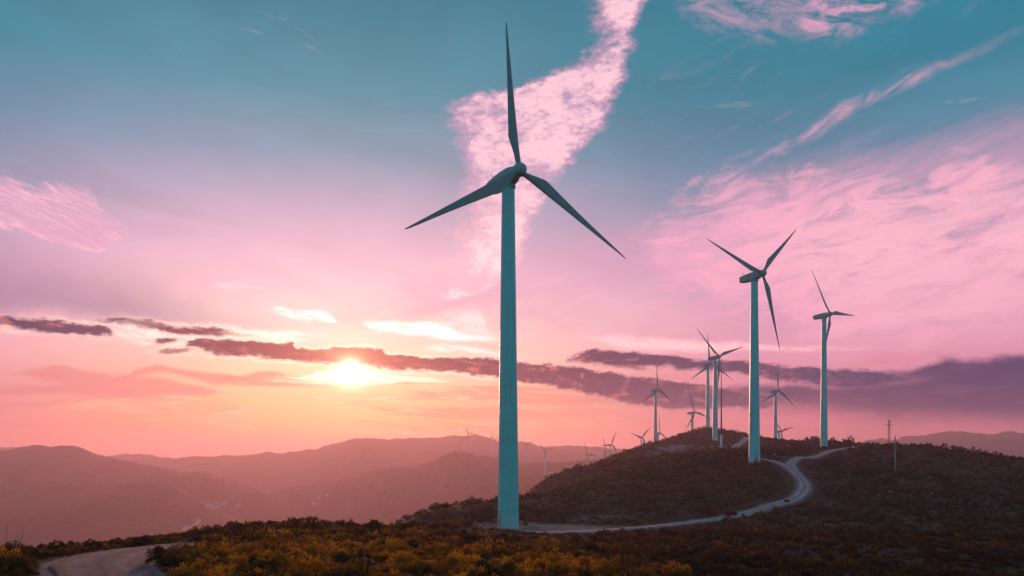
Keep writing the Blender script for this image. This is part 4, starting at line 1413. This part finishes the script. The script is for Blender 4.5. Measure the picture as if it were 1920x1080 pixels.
def spots(r0, r1, dens, margin=0.012, a0=-37, a1=37, tall=1.0, lowest=-60):
    area = 0.5 * R(a1 - a0) * (r1 * r1 - r0 * r0)
    n = int(area * dens)
    rr_ = np.sqrt(RNG.uniform(r0 * r0, r1 * r1, n))
    t = R(1) * RNG.uniform(a0, a1, n)
    x, y = rr_ * np.sin(t), rr_ * np.cos(t)
    z = sample(HG, x, y)
    see = (z + tall - ZC) / rr_ > sample(SIGHT, x, y) - margin
    clear = way_dist(x, y) > np.where(rr_ < 60, 0.0, 0.35)
    pad = np.hypot(x - P(953, 0, 124.7)[0], y - 124.7) > 4.0
    bare = sample(BG, x, y) + RNG.normal(0, .12, n) < .42
    low = z > lowest
    k = see & clear & pad & bare & low
    return x[k], y[k]


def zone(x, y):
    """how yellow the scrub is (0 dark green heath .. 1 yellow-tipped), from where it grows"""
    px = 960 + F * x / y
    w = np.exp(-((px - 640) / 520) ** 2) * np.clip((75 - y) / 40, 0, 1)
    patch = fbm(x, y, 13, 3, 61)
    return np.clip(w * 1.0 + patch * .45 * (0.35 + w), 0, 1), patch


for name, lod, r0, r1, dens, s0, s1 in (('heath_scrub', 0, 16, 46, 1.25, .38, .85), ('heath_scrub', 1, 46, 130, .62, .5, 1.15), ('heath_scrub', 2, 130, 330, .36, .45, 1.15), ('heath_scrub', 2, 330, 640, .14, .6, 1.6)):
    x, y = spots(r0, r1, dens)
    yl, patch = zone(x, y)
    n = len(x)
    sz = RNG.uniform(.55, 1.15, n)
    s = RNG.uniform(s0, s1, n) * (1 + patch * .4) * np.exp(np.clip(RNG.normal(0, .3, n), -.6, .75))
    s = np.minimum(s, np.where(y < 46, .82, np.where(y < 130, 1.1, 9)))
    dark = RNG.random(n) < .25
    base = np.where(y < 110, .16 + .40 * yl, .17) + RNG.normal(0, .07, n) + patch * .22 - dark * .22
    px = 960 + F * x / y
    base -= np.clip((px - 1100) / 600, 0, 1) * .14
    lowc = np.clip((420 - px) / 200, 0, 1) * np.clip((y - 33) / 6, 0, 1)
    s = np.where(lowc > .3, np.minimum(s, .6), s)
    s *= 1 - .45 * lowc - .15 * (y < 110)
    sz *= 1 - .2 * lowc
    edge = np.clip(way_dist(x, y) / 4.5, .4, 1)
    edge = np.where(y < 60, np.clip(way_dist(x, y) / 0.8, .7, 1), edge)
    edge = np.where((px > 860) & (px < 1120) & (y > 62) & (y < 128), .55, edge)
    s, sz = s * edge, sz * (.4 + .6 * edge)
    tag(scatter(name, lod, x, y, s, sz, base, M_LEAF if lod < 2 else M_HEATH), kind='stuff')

x, y = spots(34, 66, 2.2, a0=-37, a1=-17)
n = len(x)
tag(scatter('heath_scrub', 1, x, y, RNG.uniform(.2, .42, n), RNG.uniform(.6, 1.2, n), RNG.uniform(.02, .42, n) + RNG.normal(0, .08, n), M_LEAF), kind='stuff')

# far slopes: trees and thickets too many to count, thicker in the folds
x, y = spots(800, 3000, .0035, margin=0.004, lowest=-240, tall=4)
k = fbm(x, y, 260, 4, 33) > -.08
x, y = x[k], y[k]
n = len(x)
tag(scatter('far_woodland', 2, x, y, RNG.uniform(2.0, 5.0, n), RNG.uniform(.7, 1.3, n), RNG.uniform(.0, .25, n), M_HEATH), kind='stuff')

# single bushes that stand out
PRO = [[clump_proto(500 + i, 1500, .085, 1.0, (1.15, .95, 1.3, 1.0)[i], 26, (.75, .35, .8, .3)[i]) for i in range(4)]]


def bush_mesh(k, shift):
    v, t = PRO[0][k]
    return np_mesh('foliage', v, np.arange(len(v)).reshape(-1, 3), M_LEAF, False, {'tint': np.clip(t + shift, 0, 1)})


def stem_mesh():
    b = MB()
    r = random.Random(5)
    for k in range(9):
        a = r.uniform(0, 6.28)
        q = r.uniform(.2, .7)
        b.tube([(0, 0, -.25), (math.cos(a) * q * .35, math.sin(a) * q * .35, .3), (math.cos(a) * q, math.sin(a) * q, r.uniform(.6, .95))], [.05, .035, .012], 5)
    return b.mesh('stems', M_BARK)


ME_STEM = stem_mesh()
BUSH = {}


def bush(x, y, s, sz, k, shift, label, group=None, name='shrub'):
    key = (k, round(shift, 1))
    if key not in BUSH:
        BUSH[key] = bush_mesh(k, round(shift, 1))
    t = tag(empty(name, (x, y, gz(x, y) - .03), random.uniform(0, 6.28)), label, 'shrub', group)
    for n_, me in (('foliage', BUSH[key]), ('stems', ME_STEM)):
        o = link(n_, me, t)
        o.scale = (s, s, s * sz)


for px, d, s, sz, k, sh, lb in (
        (506, 63, .62, 1.2, 1, .05, 'dark rounded bush standing alone on the scrub skyline above the valley'),
        (835, 152, 1.25, 1.0, 1, .05, 'small dark bush on the skyline of the mound, left of the great tower'),
        (785, 152, .9, 1.0, 3, .05, 'low bush at the left foot of the mound, on the skyline'),
        (698, 66, 1.0, 1.05, 0, .2, 'big rounded amber bush in the scrub below the valley edge'),
        (302, 30, .62, 1.15, 0, .1, 'dark amber bush crowding the bend of the gravel path'),
        (322, 28.5, .55, .95, 2, .15, 'bushy green shrub on the inner edge of the gravel path'),
        (268, 47, .62, 1.1, 1, .0, 'ragged dark bush on the crest behind the path bend'),
        (4, 27, .62, 1.1, 2, .55, 'bright yellow bush cut off by the edge beside the gravel path'),
        (60, 31, .6, .75, 3, -.05, 'grey-green low bush beside the wide end of the path'),
        (1268, 29.5, .62, 1.15, 2, .45, 'yellow-tipped bush at the bottom rim, tallest of a clump below the slope'),
        (1130, 29, .55, 1.2, 2, .45, 'upright yellow bush at the bottom rim beneath the pad'),
        (1215, 28.5, .4, 1.0, 0, .4, 'small yellow bush in the gap between two bigger ones at the bottom rim'),
        (405, 37, .34, .9, 1, -.1, 'round dark green cushion bush in the orange scrub above the path'),
        (1682, 258, 1.7, .8, 3, .0, 'dark thicket at the foot of the one-armed pylon'),
        (1665, 256, 1.2, .8, 1, .0, 'smaller dark bush beside the thicket at the one-armed pylon'),
        (1397, 528, 1.6, 1.2, 1, .0, 'solitary round bush on the hill skyline above the pale track'),
        (1475, 171, .75, 1.0, 1, .0, 'small dark bush on the inner verge of the road bend'),
        (1330, 150, 1.9, .85, 3, .05, 'broad dark bush mass at the foot of the mound, above the road'),
        (1370, 152, 1.5, .8, 1, .05, 'dark bush beside the broad bush mass above the road'),
        (1000, 117, .5, .9, 1, .05, 'dark bush at the right foot of the great tower'),
        (922, 117, .55, .8, 0, .25, 'reddish low bush at the left foot of the great tower'),
        (1520, 340, 1.9, .7, 1, -.05, 'dark low thicket below the small hut')):
    x, y, _ = P(px, 850, d)
    bush(x, y, s, sz, k, sh, lb)
hr = random.Random(21)
for grp, lb, n_, box, k_, sh, sr in (
        ('orange shrubs on the knoll', 'orange-tipped shrub standing above the scrub of the near knoll', 34, (380, 1120, 27, 44), (0, 2), .4, (.4, .68)),
        ('dark shrubs on the knoll', 'dark green shrub sunk in the orange scrub of the near knoll', 22, (420, 1150, 27, 60), (1, 3), .0, (.4, .7)),
        ('brown shrubs before the tower', 'brown shrub in the scrub between the knoll and the great tower', 26, (640, 1250, 60, 112), (0, 1, 3), .12, (.55, 1.0)),
        ('dark shrubs on the crest', 'small dark shrub on the crest behind the gravel path', 14, (40, 260, 38, 50), (1, 2), .02, (.25, .5))):
    for _ in range(n_):
        for _try in range(12):
            px, d = hr.uniform(box[0], box[1]), hr.uniform(box[2], box[3])
            x, y, _z = P(px, 850, d)
            if way_dist(np.array([x]), np.array([y]))[0] > .5:
                break
        bush(x, y, hr.uniform(*sr), hr.uniform(.85, 1.3), hr.choice(k_), sh + hr.choice((-.1, 0, 0, .1)), lb, grp)

# dry stalks by the left edge
for px, d, h, lean, lb in ((8, 28, 1.35, .10, 'tall dry stalk at the far left, leaning slightly'), (33, 28, 1.25, .22, 'branched dry stalk next to the leftmost one'), (27, 30, .9, .05, 'short dry stalk between the two tall ones'), (22, 29, .7, -.05, 'shortest dry stalk in the grass by the path')):
    x, y, _ = P(px, 850, d)
    b = MB()
    b.tube([(0, 0, 0), (lean * .4, 0, h * .5), (lean, 0, h)], [.008, .006, .003], 5)
    for k in range(6):
        q = .35 + k * .1
        s = 1 if k % 2 else -1
        b.tube([(lean * q, 0, h * q), (lean * q + s * .06, .02, h * (q + .12))], [.004, .002], 4)
    tag(b.build('dry_stalk', M_STRAW, None, (x, y, gz(x, y) + .2)), lb, 'dry stalk', 'dry stalks by the path')

# ------------------------------------------------------------------ dusk haze over the whole land
m = bpy.data.materials.new('haze_air')
m.use_nodes = True
nt = m.node_tree
nt.nodes.clear()
pv = nt.nodes.new('ShaderNodeVolumePrincipled')
pv.inputs['Color'].default_value = (1.0, 0.71, 0.86, 1)
pv.inputs['Density'].default_value = 0.00021
pv.inputs["Anisotropy"].default_value = 0.54
pv.inputs['Density Attribute'].default_value = ''
o_ = nt.nodes.new('ShaderNodeOutputMaterial')
nt.links.new(pv.outputs[0], o_.inputs['Volume'])
b = MB()
z0, z1 = -250.0, ZC + 134.0
b.box((0, 0, (z0 + z1) / 2), (25000, 25000, z1 - z0))
tag(b.build('haze', m), kind='stuff')
